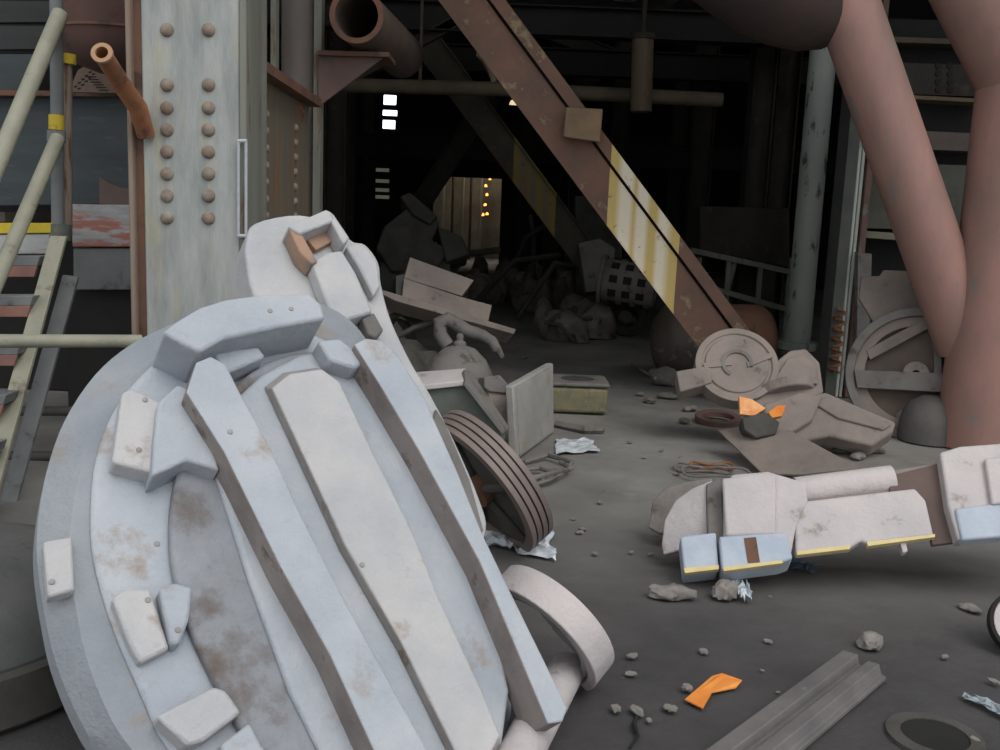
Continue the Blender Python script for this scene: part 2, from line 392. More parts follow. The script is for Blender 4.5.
# ================================================================ LEFT: column, girder, stairs
YC = 5.2
xa, xb = P(144, 200, YC).x, P(240, 200, YC).x
co = thing('riveted_column', 'pale weathered steel column with two vertical rows of rivets', 'column', ((xa + xb) / 2, YC + .2, 0))
def vbox(x0, x1, y0, y1, z0, z1): return box(nb(), ((x0 + x1) / 2, (y0 + y1) / 2, (z0 + z1) / 2), (x1 - x0, y1 - y0, z1 - z0))
fpl = mk('face_plate', vbox(xa, xb, YC, YC + .03, 0, HZ), col_m, parent=co, bevel=.008)
mk('side_plate', vbox(xa + .02, xa + .05, YC + .03, YC + .55, 0, HZ), col_m, parent=co)
mk('side_plate', vbox(xb - .05, xb - .02, YC + .03, YC + .55, 0, HZ), greenish, parent=co)
mk('back_plate', vbox(xa, xb, YC + .55, YC + .58, 0, HZ), greenish, parent=co)
mk('edge_angle', vbox(P(129, 200, YC - .02).x, P(136, 200, YC).x, YC - .03, YC + .1, 0, HZ), strip_m, parent=co, bevel=.008)
mk('edge_angle', vbox(P(136, 200, YC).x, xa, YC + .01, YC + .05, 0, HZ), rust, parent=co)
mk('edge_angle', vbox(xb, P(247, 200, YC).x, YC - .01, YC + .08, 0, HZ), greenish, parent=co, bevel=.006)
for ry in (30, 85, 108, 130, 152, 174, 196, 218):
    for rx in (167, 208.5):
        c = P(rx, ry, YC); prof = [(.036 * math.cos(t), .026 * math.sin(t)) for t in [R(0), R(25), R(50), R(72), R(90)]]
        bm, _ = lathe(nb(), V((c.x, YC - .0, c.z)), (0, -1, 0), prof, 14)
        mk('rivet', bm, rivet_m, parent=fpl)
lb = thing('channel_bracket', 'thin pale upright channel fixed to the side of the riveted column', 'bracket', P(243, 238, YC - .03))
mk('rail', tube(nb(), [P(238.5, 237, YC - .03), P(238.5, 141, YC - .03)], .008, 8), cast, parent=lb)
mk('rail', tube(nb(), [P(246, 237, YC - .03), P(246, 141, YC - .03)], .008, 8), cast, parent=lb)
mk('crosspiece', tube(nb(), [P(238, 141, YC - .03), P(247, 141, YC - .03)], .01, 8), cast, parent=lb)
mk('crosspiece', tube(nb(), [P(238, 236, YC - .03), P(247, 236, YC - .03)], .01, 8), cast, parent=lb)

# plate girder running back from the column
g0, g1 = P(250, 200, 5.85), P(308, 200, 7.7)
def gwall(z0, z1, off=0., t=.03):
    d = (V((g1.x, g1.y, 0)) - V((g0.x, g0.y, 0))); nrm = V((d.y, -d.x, 0)).normalized()
    a = V((g0.x, g0.y, 0)) + nrm * off; c = V((g1.x, g1.y, 0)) + nrm * off
    return prism(nb(), [a + V((0,0,z0)), c + V((0,0,z0)), c + V((0,0,z1)), a + V((0,0,z1))], [x - nrm * t for x in (a + V((0,0,z0)), c + V((0,0,z0)), c + V((0,0,z1)), a + V((0,0,z1)))])
gt = thing('plate_girder', 'rust-streaked riveted plate girder running back from the pale column', 'girder', (g0.x, g0.y, 1.45))
gweb = mk('web', gwall(1.45, 2.38), girder_m, parent=gt)
mk('top_flange', gwall(2.38, 2.44, .10, .3), rust, parent=gt)
mk('bottom_flange', gwall(1.42, 1.46, .1, .22), rust, parent=gt)
for k in range(7):
    for t_ in (.22, .72):
        p_ = g0.lerp(g1, t_); d = (V((g1.x, g1.y, 0)) - V((g0.x, g0.y, 0))); nrm = V((d.y, -d.x, 0)).normalized()
        prof = [(.03, 0), (.026, .013), (.015, .021), (0, .024)]
        bm, _ = lathe(nb(), V((p_.x, p_.y, 1.55 + k * .105)), nrm, prof, 10); mk('rivet', bm, rivet_m, parent=gweb)
Y2 = 8.0
c2a, c2b = P(276, 60, Y2).x, P(318, 60, Y2).x
c2 = thing('grey_column', 'grey-brown column behind the girder, carrying the triangular bracket', 'column', ((c2a + c2b) / 2, Y2 + .2, 0))
mk('shaft', tube(nb(), [((c2a + c2b) / 2, Y2 + .2, 0), ((c2a + c2b) / 2, Y2 + .2, HZ)], (c2b - c2a) / 2, 24), MT('mauve_grey_column', (116,106,102), (98,92,88), (112,88,76), scale=2, stretch=(1,1,.4)), parent=c2)
mk('corner_angle', vbox(c2b - .03, c2b + .03, Y2 - .02, Y2 + .1, 0, HZ), greenish, parent=c2)
one('corner_post', vbox(P(267, 60, 7.6).x, P(273, 60, 7.6).x, 7.7, 7.8, 0, HZ), greenish, 'slim grey post between the pale column and grey-brown column', 'post', bevel=.005)
pl = Pl((0, Y2 - .05, 0), (0, -1, 0))
tb = thing('triangular_bracket', 'rusty triangular bracket plate under the open pipe end', 'bracket', P(320, 52, Y2))
mk('gusset', slab(nb(), pl, [(318,52),(388,54),(322,104),(318,106)], -.03, 0), MT('mauve_rust', (108,86,80), (94,78,74), None), parent=tb, bevel=.004)
mk('shelf', slab(nb(), pl, [(318,50),(389,52),(389,57),(318,55)], -.4, .06), rust, parent=tb, bevel=.004)
pe = P(357, 16, 7.7)
op = thing('open_pipe', 'open rusty pipe end facing out above the triangular bracket', 'pipe', pe)
mk('pipe_wall', tube(nb(), [pe, pe + V((.15, 1.8, .0))], .205, 28, inner=.035), MT('brown_pipe', (98,82,72), (80,68,60), None), parent=op, bevel=.004)
mk('end_rim', ring(nb(), pe, (0, -1, 0), [(.165, 0), (.205, 0), (.205, .03), (.165, .03)], 28), rust, parent=op)
rc = P(300, 103, 7.5)
one('beam_clip', prism(nb(), [P(283,93,7.2),P(290,86,7.2),P(306,113,7.4),P(302,122,7.4)], [P(283,93,7.6),P(290,86,7.6),P(306,113,7.8),P(302,122,7.8)]), rust_or, 'orange-rusted clip plate on the end of the plate girder', 'plate', bevel=.004)

# tank, rusty stub pipe
tx = P(122, 30, 6.5)
tk = thing('hanging_tank', 'dark red-brown vertical tank hanging beside the pale column', 'tank', (tx.x, tx.y, P(100, 66, 6.1).z))
zb = P(110, 68, 6.1).z
prof = [(0, 0), (.16, .02), (.3, .07), (.37, .15), (.40, .26), (.40, HZ - zb)]
bm, _ = lathe(nb(), (tx.x, tx.y, zb), (0, 0, 1), prof, 40); mk('shell', bm, tankm, parent=tk)
mk('seam', ring(nb(), (tx.x, tx.y, zb + .26), (0, 0, 1), [(.398, -.008), (.41, -.008), (.41, .008), (.398, .008)], 40), rust, parent=tk)
s0, s1_, s2_ = P(102, 53, 4.7), P(120, 82, 4.95), P(146, 135, 5.18)
sp = thing('stub_pipe', 'short orange-rusted pipe with open end, slanting to the pale column', 'pipe', s2_)
mk('pipe_wall', tube(nb(), [s0, s1_, P(138, 108, 5.1), s2_], [.042, .045, .048, .045], 18, inner=.01), rust_or, parent=sp)
mk('end_rim', ring(nb(), s0, (s0 - s1_), [(.03, -.01), (.05, -.01), (.05, .006), (.03, .006)], 20), MT('tan_rim', (170,136,104), (150,116,88), None), parent=sp)

# dark sheets, planks and frames behind the stairs
YW = 7.4
pw = Pl((0, YW, 0), (0, -1, 0))
one('sheet_panel', slab(nb(), pw, [(-60,97),(137,97),(137,204),(-60,207)], -.08, 0), dwall, 'large dark blue-grey sheet panel behind the stair rails', 'panel', bevel=.01)
for i, (y0, y1) in enumerate([(-30, -3), (0, 22), (25, 49)]):
    one('siding_plank', slab(nb(), Pl((0, YW + .1 - .01 * i, 0), (0, -1, 0)), [(-60, y0), (66, y0 + 1), (66, y1), (-60, y1 + 1)], -.06, 0), plank,
        ['topmost dark siding plank above the stair', 'middle dark siding plank above the stair rails', 'lowest dark siding plank with brown lower edge'][i], 'plank', 'dark siding planks', bevel=.005)
one('slate_sheet', slab(nb(), Pl((0, YW + .1, 0), (0, -1, 0)), [(-40, 54), (34, 54), (34, 90), (-40, 91)], -.05, 0), dwall, 'small slate-grey panel between siding planks and large dark sheet', 'panel', bevel=.004)
one('ledge_rail', slab(nb(), Pl((0, YW - .1, 0), (0, -1, 0)), [(-60, 89), (137, 92), (137, 97), (-60, 95)], -.1, 0), rust, 'thin rust-brown ledge along the top of the dark sheet', 'rail', bevel=.004)
pf = thing('perforated_plate', 'tan perforated plate propped under the hanging tank', 'plate', P(95, 96, 7.0))
ppl = Pl(P(95, 80, 7.15), (.1, -1, .2))
mk('sheet', slab(nb(), ppl, [(68,92),(78,70),(92,62),(128,64),(130,93)], -.02, 0), MT('tan_plate', (116,98,84), (98,84,74), None), parent=pf)
for k in range(6):
    for j in range(2):
        x, y = 74 + k * 3.6 + j * 3.5, 86 - k * 3.6 + j * 2
        mk('slot', slab(nb(), ppl, [(x, y), (x + 3, y - .6), (x + 3, y + .8), (x, y + 1.4)], 0, .004), black, parent=pf)
for k in range(6):
    x, y = 92 + k * 2.5, 76 + k * 2.7
    mk('slot', slab(nb(), ppl, [(x - 6, y), (x + 4, y + .3), (x + 4, y + 1.3), (x - 6, y + 1)], 0, .004), black, parent=pf)
one('curved_fin', slab(nb(), Pl((0, 6.9, 0), (0, -1, 0)), [(99,176),(108,182),(119,187),(137,190),(137,208),(99,204)], -.03, 0), MT('mauve_fin', (100,84,78), (88,76,72), None), 'mauve-brown curved fin standing on the peeling painted box', 'plate', bevel=.004)
bxp = Pl((0, 6.8, 0), (0, -1, 0))
pb = thing('painted_cabinet', 'grey cabinet with peeling red and white paint beside the pale column', 'cabinet', P(105, 290, 6.9))
mk('painted_band', slab(nb(), bxp, [(70,204),(137,205),(137,247),(72,247)], -.5, 0), peel, parent=pb, bevel=.01)
mk('lower_body', slab(nb(), bxp, [(73,248),(137,248),(137,290),(73,290)], -.5, -.02), greyflat, parent=pb, bevel=.01)
one('support_frame', box(nb(), (P(105, 290, 7).x, 7.05, P(105, 289, 6.8).z / 2), (.5, .3, P(105, 289, 6.8).z)), black, 'black support frame under the peeling painted cabinet', 'frame', bevel=.01)

# stair and rails
def flat(name, a, c, w, t, m, parent, bev=.004):
    d = (c - a).normalized(); u = V((d.z, 0, -d.x)).normalized() * w / 2; q = V((0, t, 0))
    return mk(name, prism(nb(), [a - u, a + u, c + u, c - u], [a - u + q, a + u + q, c + u + q, c - u + q]), m, parent=parent, bevel=bev)
stair = thing('steel_stair', 'steel stair with pale stringers and red rusted treads', 'stair', P(-30, 620, 4.4))
flat('stringer', P(58, 236, 5.5), P(-25, 540, 4.5), .09, .03, pale_pipe, stair)
flat('stringer', P(70, 276, 5.65), P(-8, 560, 4.9), .09, .03, greyflat, stair)
for i, (y0, xr) in enumerate([(256, 52), (296, 45), (345, 32), (395, 18), (445, 5)]):
    Yt = 5.4 - i * .2
    ptr = Pl((0, Yt, 0), (0, -1, 0))
    xr -= 12
    mk('tread', slab(nb(), ptr, [(-90, y0), (xr, y0), (xr - 3, y0 + 10), (-90, y0 + 10)], -.14, 0), greyflat, parent=stair, bevel=.004)
    mk('riser_strip', slab(nb(), ptr, [(-90, y0 + 10), (xr - 3, y0 + 10), (xr - 6, y0 + 21), (-90, y0 + 21)], -.02, 0), redtread, parent=stair, bevel=.003)
ld_ = thing('stair_landing', 'stair landing edge with a worn yellow painted stripe', 'landing', P(30, 260, 5.7))
lpn = Pl((0, 5.6, 0), (0, -1, 0))
mk('nosing', slab(nb(), lpn, [(-90, 223), (52, 223), (51, 233), (-90, 235)], -.1, 0), yel, parent=ld_, bevel=.004)
mk('fascia', slab(nb(), lpn, [(-90, 236), (52, 234), (48, 254), (-90, 254)], -.1, -.01), peel, parent=ld_, bevel=.004)
mk('grating', slab(nb(), lpn, [(-90, 211), (5, 212), (5, 222), (-90, 222)], -.9, -.05), cast_dark, parent=ld_)
for i, (pa, pb_, lab) in enumerate([((60, 14, 5.6), (-40, 252, 4.6), 'pale sloping handrail tube, uppermost of the stair'), ((58, 138, 5.55), (-40, 366, 4.6), 'pale sloping tube running down from the yellow-taped clamp')]):
    one('handrail', tube(nb(), [P(*pa), P(*pb_)], .044 if i == 0 else .04, 16), pale_pipe, lab, 'handrail')
hp = thing('rail_post', 'upright stair post with yellow tape bands', 'post', P(58, 232, 5.65))
mk('tube', tube(nb(), [P(58, 236, 5.65), P(56, -20, 5.65)], .035, 14), greyflat, parent=hp)
mk('tube', tube(nb(), [P(66, 236, 5.75), P(66, 60, 5.75)], .035, 14), strip_m, parent=hp)
mk('tape_band', tube(nb(), [P(56.5, 130, 5.65), P(56.5, 115, 5.65)], .042, 16), yel, parent=hp)
mk('tape_band', tube(nb(), [P(66, 64, 5.75), P(66, 54, 5.75)], .055, 16), yel, parent=hp)
mk('clamp', tube(nb(), [P(56.5, 142, 5.62), P(56.5, 131, 5.62)], .05, 16), greyflat, parent=hp)
mk('foot_socket', tube(nb(), [P(60, 240, 5.65), P(60, 224, 5.65)], .06, 14), greenpaint, parent=hp)
one('cross_tube', tube(nb(), [P(-60, 341, 4.55), P(141, 341, 5.1)], .034, 14), pale_pipe, 'pale horizontal tube crossing in front of the stair to the column', 'tube')
for yy, lab in ((411, 'upper dim tube low behind the stair stringers'), (456, 'lower dim tube low behind the stair stringers')):
    one('low_tube', tube(nb(), [P(-60, yy, 5.9), P(150, yy, 5.9)], .03, 10), cast_dark, lab, 'tube')
one('stair_gap_black', box(nb(), (P(20, 400, 8.2).x, 8.2, 1.9), (3.8, .1, 3.8)), black, 'black panel standing in for the dark gap behind the stair', 'panel')  # black panel placed where the gap is only unlit void

# ================================================================ FOREGROUND CASTINGS
PH = Pl(G(560, 725, .06), (.42, -.62, .66))
hk = thing('ribbed_door_casting', 'huge pale round casting with long ribs, leaning in the foreground', 'casting', G(420, 800))
outer = [(245,300),(205,312),(170,325),(130,345),(95,375),(65,420),(47,470),(38,520),(37,560),(44,610),(55,660),(75,710),(100,752),(150,800),(230,835),(330,850),(430,830),(490,790),(506,735),(512,695),(505,655),(470,560),(420,430),(385,370),(350,320),(300,298)]
so_ = sm(outer); rimt = [(290 + (x - 290) * .87, 585 + (y - 585) * .93) for x, y in so_]
t_ = PH.pts(rimt, 0); m_ = PH.pts(so_, -.08); l_ = [p - PH.n * .1 for p in m_]
bm = nb(); A_ = [bm.verts.new(p) for p in t_]; B_ = [bm.verts.new(p) for p in m_]; C_ = [bm.verts.new(p) for p in l_]
bm.faces.new(A_); bm.faces.new(C_[::-1])
for i in range(len(A_)):
    j = (i + 1) % len(A_); bm.faces.new((A_[i], B_[i], B_[j], A_[j])); bm.faces.new((B_[i], C_[i], C_[j], B_[j]))
mk('base_plate', bm, MT('bluish_cast_rim', (150,154,159), (134,140,147), (142,128,116), scale=2.2, thr=.56, scale3=3.2, bump=.7, bscale=16, soft=.15), parent=hk, bevel=.006)
inner = [(240,330),(190,345),(150,372),(118,412),(100,460),(95,510),(98,560),(115,620),(140,680),(172,745),(230,800),(300,825),(400,820),(470,780),(490,735),(500,695),(492,655),(440,540),(370,400),(340,352),(290,330)]
mk('inner_disc', slab(nb(), PH, sm(inner), 0, .018, flare=.03), cast, parent=hk, bevel=.01, seg=3)
band = [(190,440),(178,470),(171,510),(172,560),(184,610),(200,650),(228,705),(262,760),(330,800),(430,800),(480,770),(497,730),(505,692),(498,655),(440,520),(395,420),(360,372),(325,352),(285,355),(240,380)]
mk('curved_band', slab(nb(), PH, sm(band), .01, .06), streak, parent=hk, bevel=.014, seg=3)
panel = [(215,470),(236,398),(262,374),(300,354),(330,350),(360,372),(392,405),(450,520),(502,650),(510,690),(503,745),(440,800),(330,770),(290,690),(250,580)]
mk('panel', slab(nb(), PH, panel, .05, .085), cast, parent=hk, bevel=.014, seg=3)
RN = PH.n
tint_sides(*[mk('rib', slab(nb(), PH, [(186,392),(196,362),(211,356),(226,364),(240,392),(272,450),(300,512),(345,600),(400,700),(440,772),(385,775),(330,655),(280,566),(224,452)], .05, .20), cast, parent=hk, bevel=.006, seg=2)], brownside, RN)
tint_sides(*[mk('broad_rib', slab(nb(), PH, [(272,388),(290,374),(322,369),(340,382),(372,450),(412,530),(440,600),(482,690),(500,735),(480,772),(462,765),(400,640),(345,545),(308,465)], .085, .125, flare=.05), cast_pale, parent=hk, bevel=.006)], paleside, RN)
tint_sides(*[mk('rib', slab(nb(), PH, [(354,344),(366,338),(382,340),(396,352),(424,396),(458,472),(482,532),(506,582),(568,708),(563,722),(548,724),(480,562),(420,452),(380,385)], .04, .19), cast, parent=hk, bevel=.006, seg=2)], brownside, RN)
mk('curb_block', slab(nb(), PH, [(162,332),(178,320),(200,307),(225,299),(262,294),(310,293),(322,304),(326,318),(280,326),(225,338),(200,352)], .0, .2), cast, parent=hk, bevel=.012, seg=3)
mk('pad', slab(nb(), PH, [(212,352),(258,346),(266,356),(225,374)], .0, .11), cast, parent=hk, bevel=.01)
mk('pad', slab(nb(), PH, [(318,340),(340,338),(368,360),(356,368),(330,360)], .05, .16), cast, parent=hk, bevel=.01)
mk('bracket_block', slab(nb(), PH, [(122,392),(132,388),(166,404),(170,440),(160,474),(112,462)], .0, .09), cast_pale, parent=hk, bevel=.01, seg=3)
mk('bracket_block', slab(nb(), PH, [(158,402),(178,384),(192,390),(208,432),(220,470),(187,460),(152,476),(154,440)], .0, .13), cast, parent=hk, bevel=.01, seg=3)
mk('lug', slab(nb(), PH, [(43,541),(72,536),(75,590),(48,597)], -.02, .035), cast_pale, parent=hk, bevel=.008)
mk('lug', slab(nb(), PH, [(112,598),(125,588),(150,588),(170,648),(140,663),(128,640)], .0, .06), cast_pale, parent=hk, bevel=.01)
mk('lug', slab(nb(), PH, [(159,588),(175,582),(193,587),(189,620),(180,644),(171,644)], .01, .08), cast, parent=hk, bevel=.01)
mk('lug', slab(nb(), PH, [(156,716),(215,686),(226,690),(242,712),(205,740),(188,746)], .01, .09), cast_pale, parent=hk, bevel=.01)
mk('lug', slab(nb(), PH, [(220,745),(250,722),(262,745),(300,790),(240,790)], .01, .08), cast, parent=hk, bevel=.01)
for (x, y, h_) in ((145, 400, .09), (139, 450, .09), (230, 432, .2), (362, 565, .125), (291, 309, .2), (270, 311, .2), (52, 582, .035), (178, 630, .08), (148, 600, .06), (157, 544, .018), (288, 548, .085)):
    c = PH.pt(x, y, h_); bm, _ = lathe(nb(), c, PH.n, [(.009, -.003), (.008, .003), (.004, .005), (0, .005)], 10); mk('nub', bm, paleside, parent=hk)
mk('paint_patch', slab(nb(), PH, [(378,592),(384,590),(396,612),(393,624),(385,610)], .083, .088), bluep, parent=hk)

PR = Pl(PH.pt(330, 260) + V((.1, .42, .0)), (.42, -.66, .62))
bc = thing('lobed_casting', 'pale lobed casting with a rusty square socket, behind the ribbed one', 'casting', PR.pt(400, 520))
lobe = [(247,238),(256,222),(300,214),(340,226),(352,240),(366,244),(379,262),(382,284),(392,320),(412,362),(430,392),(455,440),(480,498),(487,530),(470,560),(420,560),(340,420),(262,310),(247,262)]
mk('body', slab(nb(), PR, sm(lobe), -.2, 0), cast_pale, parent=bc, bevel=.03, seg=3)
# socket: four walls round a hollow
mk('socket_wall', slab(nb(), PR, [(288,226),(326,209),(332,212),(336,220),(300,234)], 0, .1), cast_pale, parent=bc, bevel=.008)
mk('socket_wall', slab(nb(), PR, [(326,209),(334,214),(350,238),(344,244),(332,222)], 0, .1), cast_pale, parent=bc, bevel=.008)
mk('socket_wall', slab(nb(), PR, [(288,226),(300,230),(318,262),(312,264),(300,252)], 0, .09), hollow, parent=bc, bevel=.006)
mk('socket_floor', slab(nb(), PR, [(302,233),(331,220),(342,236),(316,250)], 0, .03), hollow, parent=bc, bevel=.004)
mk('ridge', slab(nb(), PR, [(312,262),(328,252),(342,250),(356,272),(373,312),(352,318),(336,326)], 0, .08), cast_pale, parent=bc, bevel=.01)
mk('ridge', slab(nb(), PR, [(346,246),(356,242),(366,246),(378,262),(381,286),(374,296),(360,268)], 0, .05), cast_pale, parent=bc, bevel=.01)
mk('step', slab(nb(), PR, [(362,318),(374,312),(384,330),(376,338),(368,334)], 0, .06), cast_grey, parent=bc, bevel=.008)
mk('side_strip', slab(nb(), PR, [(436,408),(446,424),(470,480),(484,530),(474,545),(450,480),(432,430)], 0, .02), cast_grey, parent=bc, bevel=.006)

# rounded foot tube and half ring at the lower corner of the big casting
q = [G(500, 800, .07), G(530, 735, .07), G(568, 668, .065)]
ft = one('round_bar', tube(nb(), q + [q[-1] + (q[-1] - q[-2]).normalized() * .03], [.066, .066, .062, .04], 20), cast_pink, 'thick rounded pale bar sticking out under the ribbed casting', 'bar', bevel=.01)
ax = V((-.60, -.56, -.52)).normalized()
cR = P(548, 628, 3.2)
hr = thing('half_ring', 'pale half ring clamp standing on the floor beside the ribbed casting', 'ring', V((cR.x, cR.y, 0)))
upv = V((0, 0, 1))
def arcring(O, ax, r, th, w, a0, a1, m, name, par, seg=40, bev=.004):
    return mk(name, ring(nb(), O, ax, [(r - th, -w/2), (r, -w/2), (r, w/2), (r - th, w/2)], seg, a0, a1), m, parent=par, bevel=bev)
u_, v_ = frame(ax); tgt = V((.74, .1, .67)); am = math.atan2(v_.dot(tgt), u_.dot(tgt))
arcring(cR, ax, .245, .035, .11, am - R(95), am + R(85), cast_pink, 'outer_band', hr)
arcring(cR + ax * .01, ax, .20, .03, .06, am - R(80), am + R(90), cast_pale, 'inner_band', hr)
arcring(cR - ax * .03, ax, .225, .03, .03, am - R(90), am + R(92), groove_m, 'dark_band', hr)  # dark ring filling the groove between the two bands
mk('web', ring(nb(), cR - ax * .02, ax, [(.01, -.01), (.2, -.01), (.2, .01), (.01, .01)], 24, am - R(80), am + R(85)), cast_pale, parent=hr)

# grooved pulley wheel
ax = V((-.70, -.47, -.53)).normalized(); cW = G(517, 541) + V((-.165, -.11, .325))
wh = thing('pulley_wheel', 'large grooved pulley wheel tilted against the ribbed casting', 'wheel', V((cW.x, cW.y, 0)))
r = .385
prof = []
for k in range(4):
    h0 = -.075 + k * .036
    prof += [(r, h0), (r, h0 + .026)]
    if k < 3: prof += [(r - .02, h0 + .027), (r - .02, h0 + .035)]
prof += [(r - .05, .059), (r - .05, -.075)]
tw = mk('tread', ring(nb(), cW, ax, prof, 72), tread_m, parent=wh)
for k in range(3):
    h0 = -.075 + k * .036
    mk('groove', ring(nb(), cW, ax, [(r - .022, h0 + .0265), (r - .008, h0 + .0265), (r - .008, h0 + .0355), (r - .022, h0 + .0355)], 72), groove_m, parent=wh)
mk('web', ring(nb(), cW, ax, [(.05, .0), (r - .05, .0), (r - .05, .03), (.05, .03)], 48), cast_dark, parent=wh)
mk('hub', ring(nb(), cW, ax, [(.03, -.05), (.09, -.05), (.09, .08), (.03, .08)], 28), rust, parent=wh, bevel=.005)
u, v = frame(ax)
for k in range(5):
    t = k * 2 * math.pi / 5 + .3; e = u * math.cos(t) + v * math.sin(t)
    mk('spoke', tube(nb(), [cW + e * .08 + ax * .045, cW + e * (r - .05) + ax * .04], .022, 8), cast_dark, parent=wh)

# dark rounded casting in the near corner
bc2 = thing('dark_bowl_casting', 'dark rounded casting cut off by the frame, beside the big ribbed one', 'casting', (-2.0, 3.2, 0))
prof = [(0, .42), (.2, .41), (.4, .37), (.56, .31), (.66, .24), (.7, .19), (.7, .18)]
bm, _ = lathe(nb(), (-2.0, 3.2, 0), (0, 0, 1), prof, 48); mk('dome', bm, MT('slate_casting', (92,92,90), (74,76,76), (66,66,66), scale=2.5, bump=.3), parent=bc2)
bm, _ = lathe(nb(), (-2.0, 3.2, 0), (0, 0, 1), [(.7, .18), (.73, .17), (.74, .02), (.72, 0), (0, 0)], 48); mk('rim', bm, cast_dark, parent=bc2)

# ================================================================ RIGHT NEAR CASTING
PN = Pl(G(720, 578, .05), (-.12, -.72, .66))
rn = thing('toothed_casting', 'long pale casting with blue and yellow lower edge', 'casting', G(850, 560))
mk('body', slab(nb(), PN, [(712,500),(722,478),(760,474),(800,490),(830,478),(900,468),(960,458),(1010,450),(1100,440),(1110,500),(940,522),(850,530),(780,538),(716,545)], -.13, -.02), cast_brown, parent=rn, bevel=.015, seg=3)
mk('block', slab(nb(), PN, [(724,488),(732,474),(768,471),(806,482),(808,500),(796,528),(790,560),(724,562)], -.02, .05), cast_pink, parent=rn, bevel=.012, seg=3)
mk('block', slab(nb(), PN, [(722,478),(764,472),(776,476),(776,534),(726,536)], .05, .075), cast_pink, parent=rn, bevel=.012, seg=3)
mk('panel', slab(nb(), PN, [(794,502),(915,488),(926,500),(934,535),(868,544),(862,540),(850,548),(796,554)], -.02, .04), cast_pink, parent=rn, bevel=.012, seg=3)
mk('cylinder_neck', tube(nb(), [PN.pt(796, 492, -.05), PN.pt(892, 480, -.05)], .07, 20), cast_pink, parent=rn)
mk('recess_plate', slab(nb(), PN, [(888,476),(944,462),(962,470),(974,540),(932,545),(925,500),(890,492)], -.03, -.005), MT('brown_recess', (102,84,78), (88,74,70), None), parent=rn, bevel=.004)
mk('block', slab(nb(), PN, [(940,452),(960,446),(1040,440),(1060,530),(958,540),(948,505)], -.02, .06), cast_pink, parent=rn, bevel=.012, seg=3)
mk('block', slab(nb(), PN, [(985,458),(1040,452),(1050,500),(992,504)], .06, .09), cast_pink, parent=rn, bevel=.01, seg=3)
mk('blue_pad', slab(nb(), PN, [(955,508),(1000,502),(1052,498),(1056,532),(962,540)], .0, .075), bluep, parent=rn, bevel=.01)
mk('blue_pad', slab(nb(), PN, [(680,536),(716,532),(719,568),(684,572)], -.1, .045), bluep, parent=rn, bevel=.01)
mk('blue_pad', slab(nb(), PN, [(719,536),(786,532),(793,558),(782,562),(722,570)], -.08, .072), bluep, parent=rn, bevel=.01)
mk('brown_patch', slab(nb(), PN, [(744,538),(756,537),(760,562),(748,563)], .066, .0755), rust, parent=rn)
for poly, h in (([(684,568),(719,565),(719,569),(685,573)], .0475), ([(723,567),(782,560),(783,563),(724,571)], .0745), ([(797,551),(850,545),(850,549),(797,555)], .0425), ([(867,542),(935,534),(935,537),(868,546)], .0425)):
    mk('yellow_edge', slab(nb(), PN, poly, h - .03, h), yelledge, parent=rn)
mk('fin', slab(nb(), Pl(PN.pt(690, 520, -.08), (-.5, -.7, .5)), [(661,545),(664,520),(675,500),(692,488),(712,480),(716,540),(690,548),(663,555)], -.03, 0), cast_pink, parent=rn, bevel=.008)
mk('fin', slab(nb(), Pl(PN.pt(690, 520, -.3), (-.5, -.7, .5)), [(648,528),(652,502),(664,488),(690,481),(712,478),(700,520),(660,534)], -.04, 0), brownside, parent=rn, bevel=.008)
mk('end_cap', slab(nb(), PN, [(706,484),(722,476),(724,545),(716,560),(708,540)], -.15, -.01), cast_grey, parent=rn, bevel=.008)
mk('foot', tube(nb(), [G(985, 500, .0), G(985, 500, .2)], .06, 12), cast_dark, parent=rn)
mk('drip', slab(nb(), PN, [(900,543),(906,542),(908,551),(903,553)], -.02, .02), cast_pink, parent=rn, bevel=.004)

# ================================================================ RED PIPES
YR = G(985, 446).y; RP = 44 * YR / F
base = P(978, 446, YR); base.z = 0
mp = thing('red_pipe', 'thick red-oxide vertical pipe rising behind the toothed casting', 'pipe', base)
topz = P(1008, 76, YR).z
mk('riser', tube(nb(), [(base.x + .03, YR, 0), (base.x + .03, YR, topz)], RP, 36), redpipe, parent=mp)
e0 = V((base.x + .03, YR, topz)); e1 = P(975, -25, YR); e1 = e0 + (e1 - e0) * 4
mk('slanting_run', tube(nb(), [e0, e1], RP, 36), redpipe, parent=mp)
mk('knee_seam', ring(nb(), e0, (e1 - e0), [(RP - .005, -.01), (RP + .008, -.01), (RP + .008, .01), (RP - .005, .01)], 36), rust, parent=mp)
d0, d1 = P(835, -30, YR), P(966, 345, YR + .12)
dp = thing('red_pipe', 'red-oxide pipe slanting down into the thick vertical one', 'pipe', d1)
mk('slanting_run', tube(nb(), [d0, d1], 29 * YR / F, 32), redpipe, parent=dp)
mk('header', tube(nb(), [P(x_, y_, YR + .1) for x_, y_ in ((670,-105),(715,-62),(745,-38),(772,-18),(795,-4),(815,5),(832,10),(846,12))], [.42, .42, .42, .41, .38, .34, .28, .2], 40), MT('brown_header_pipe', (62,46,41), (50,40,37), None), parent=dp)
gp0, gp1 = G(796, 357), P(819, 45, 10.0)
gpp = thing('grey_pipe', 'smooth grey vertical pipe with a flared base collar', 'pipe', gp0)
mk('tube', tube(nb(), [gp0, V((gp0.x, gp0.y, HZ))], .13 * gp0.y / 10, 24), greypipe, parent=gpp)
mk('collar', tube(nb(), [gp0 + V((0, 0, .1)), gp0 + V((0, 0, .2))], .20 * gp0.y / 10, 24), greypipe, parent=gpp, bevel=.01)
mk('base', tube(nb(), [gp0, gp0 + V((0, 0, .1))], .18 * gp0.y / 10, 24), cast_grey, parent=gpp, bevel=.01)
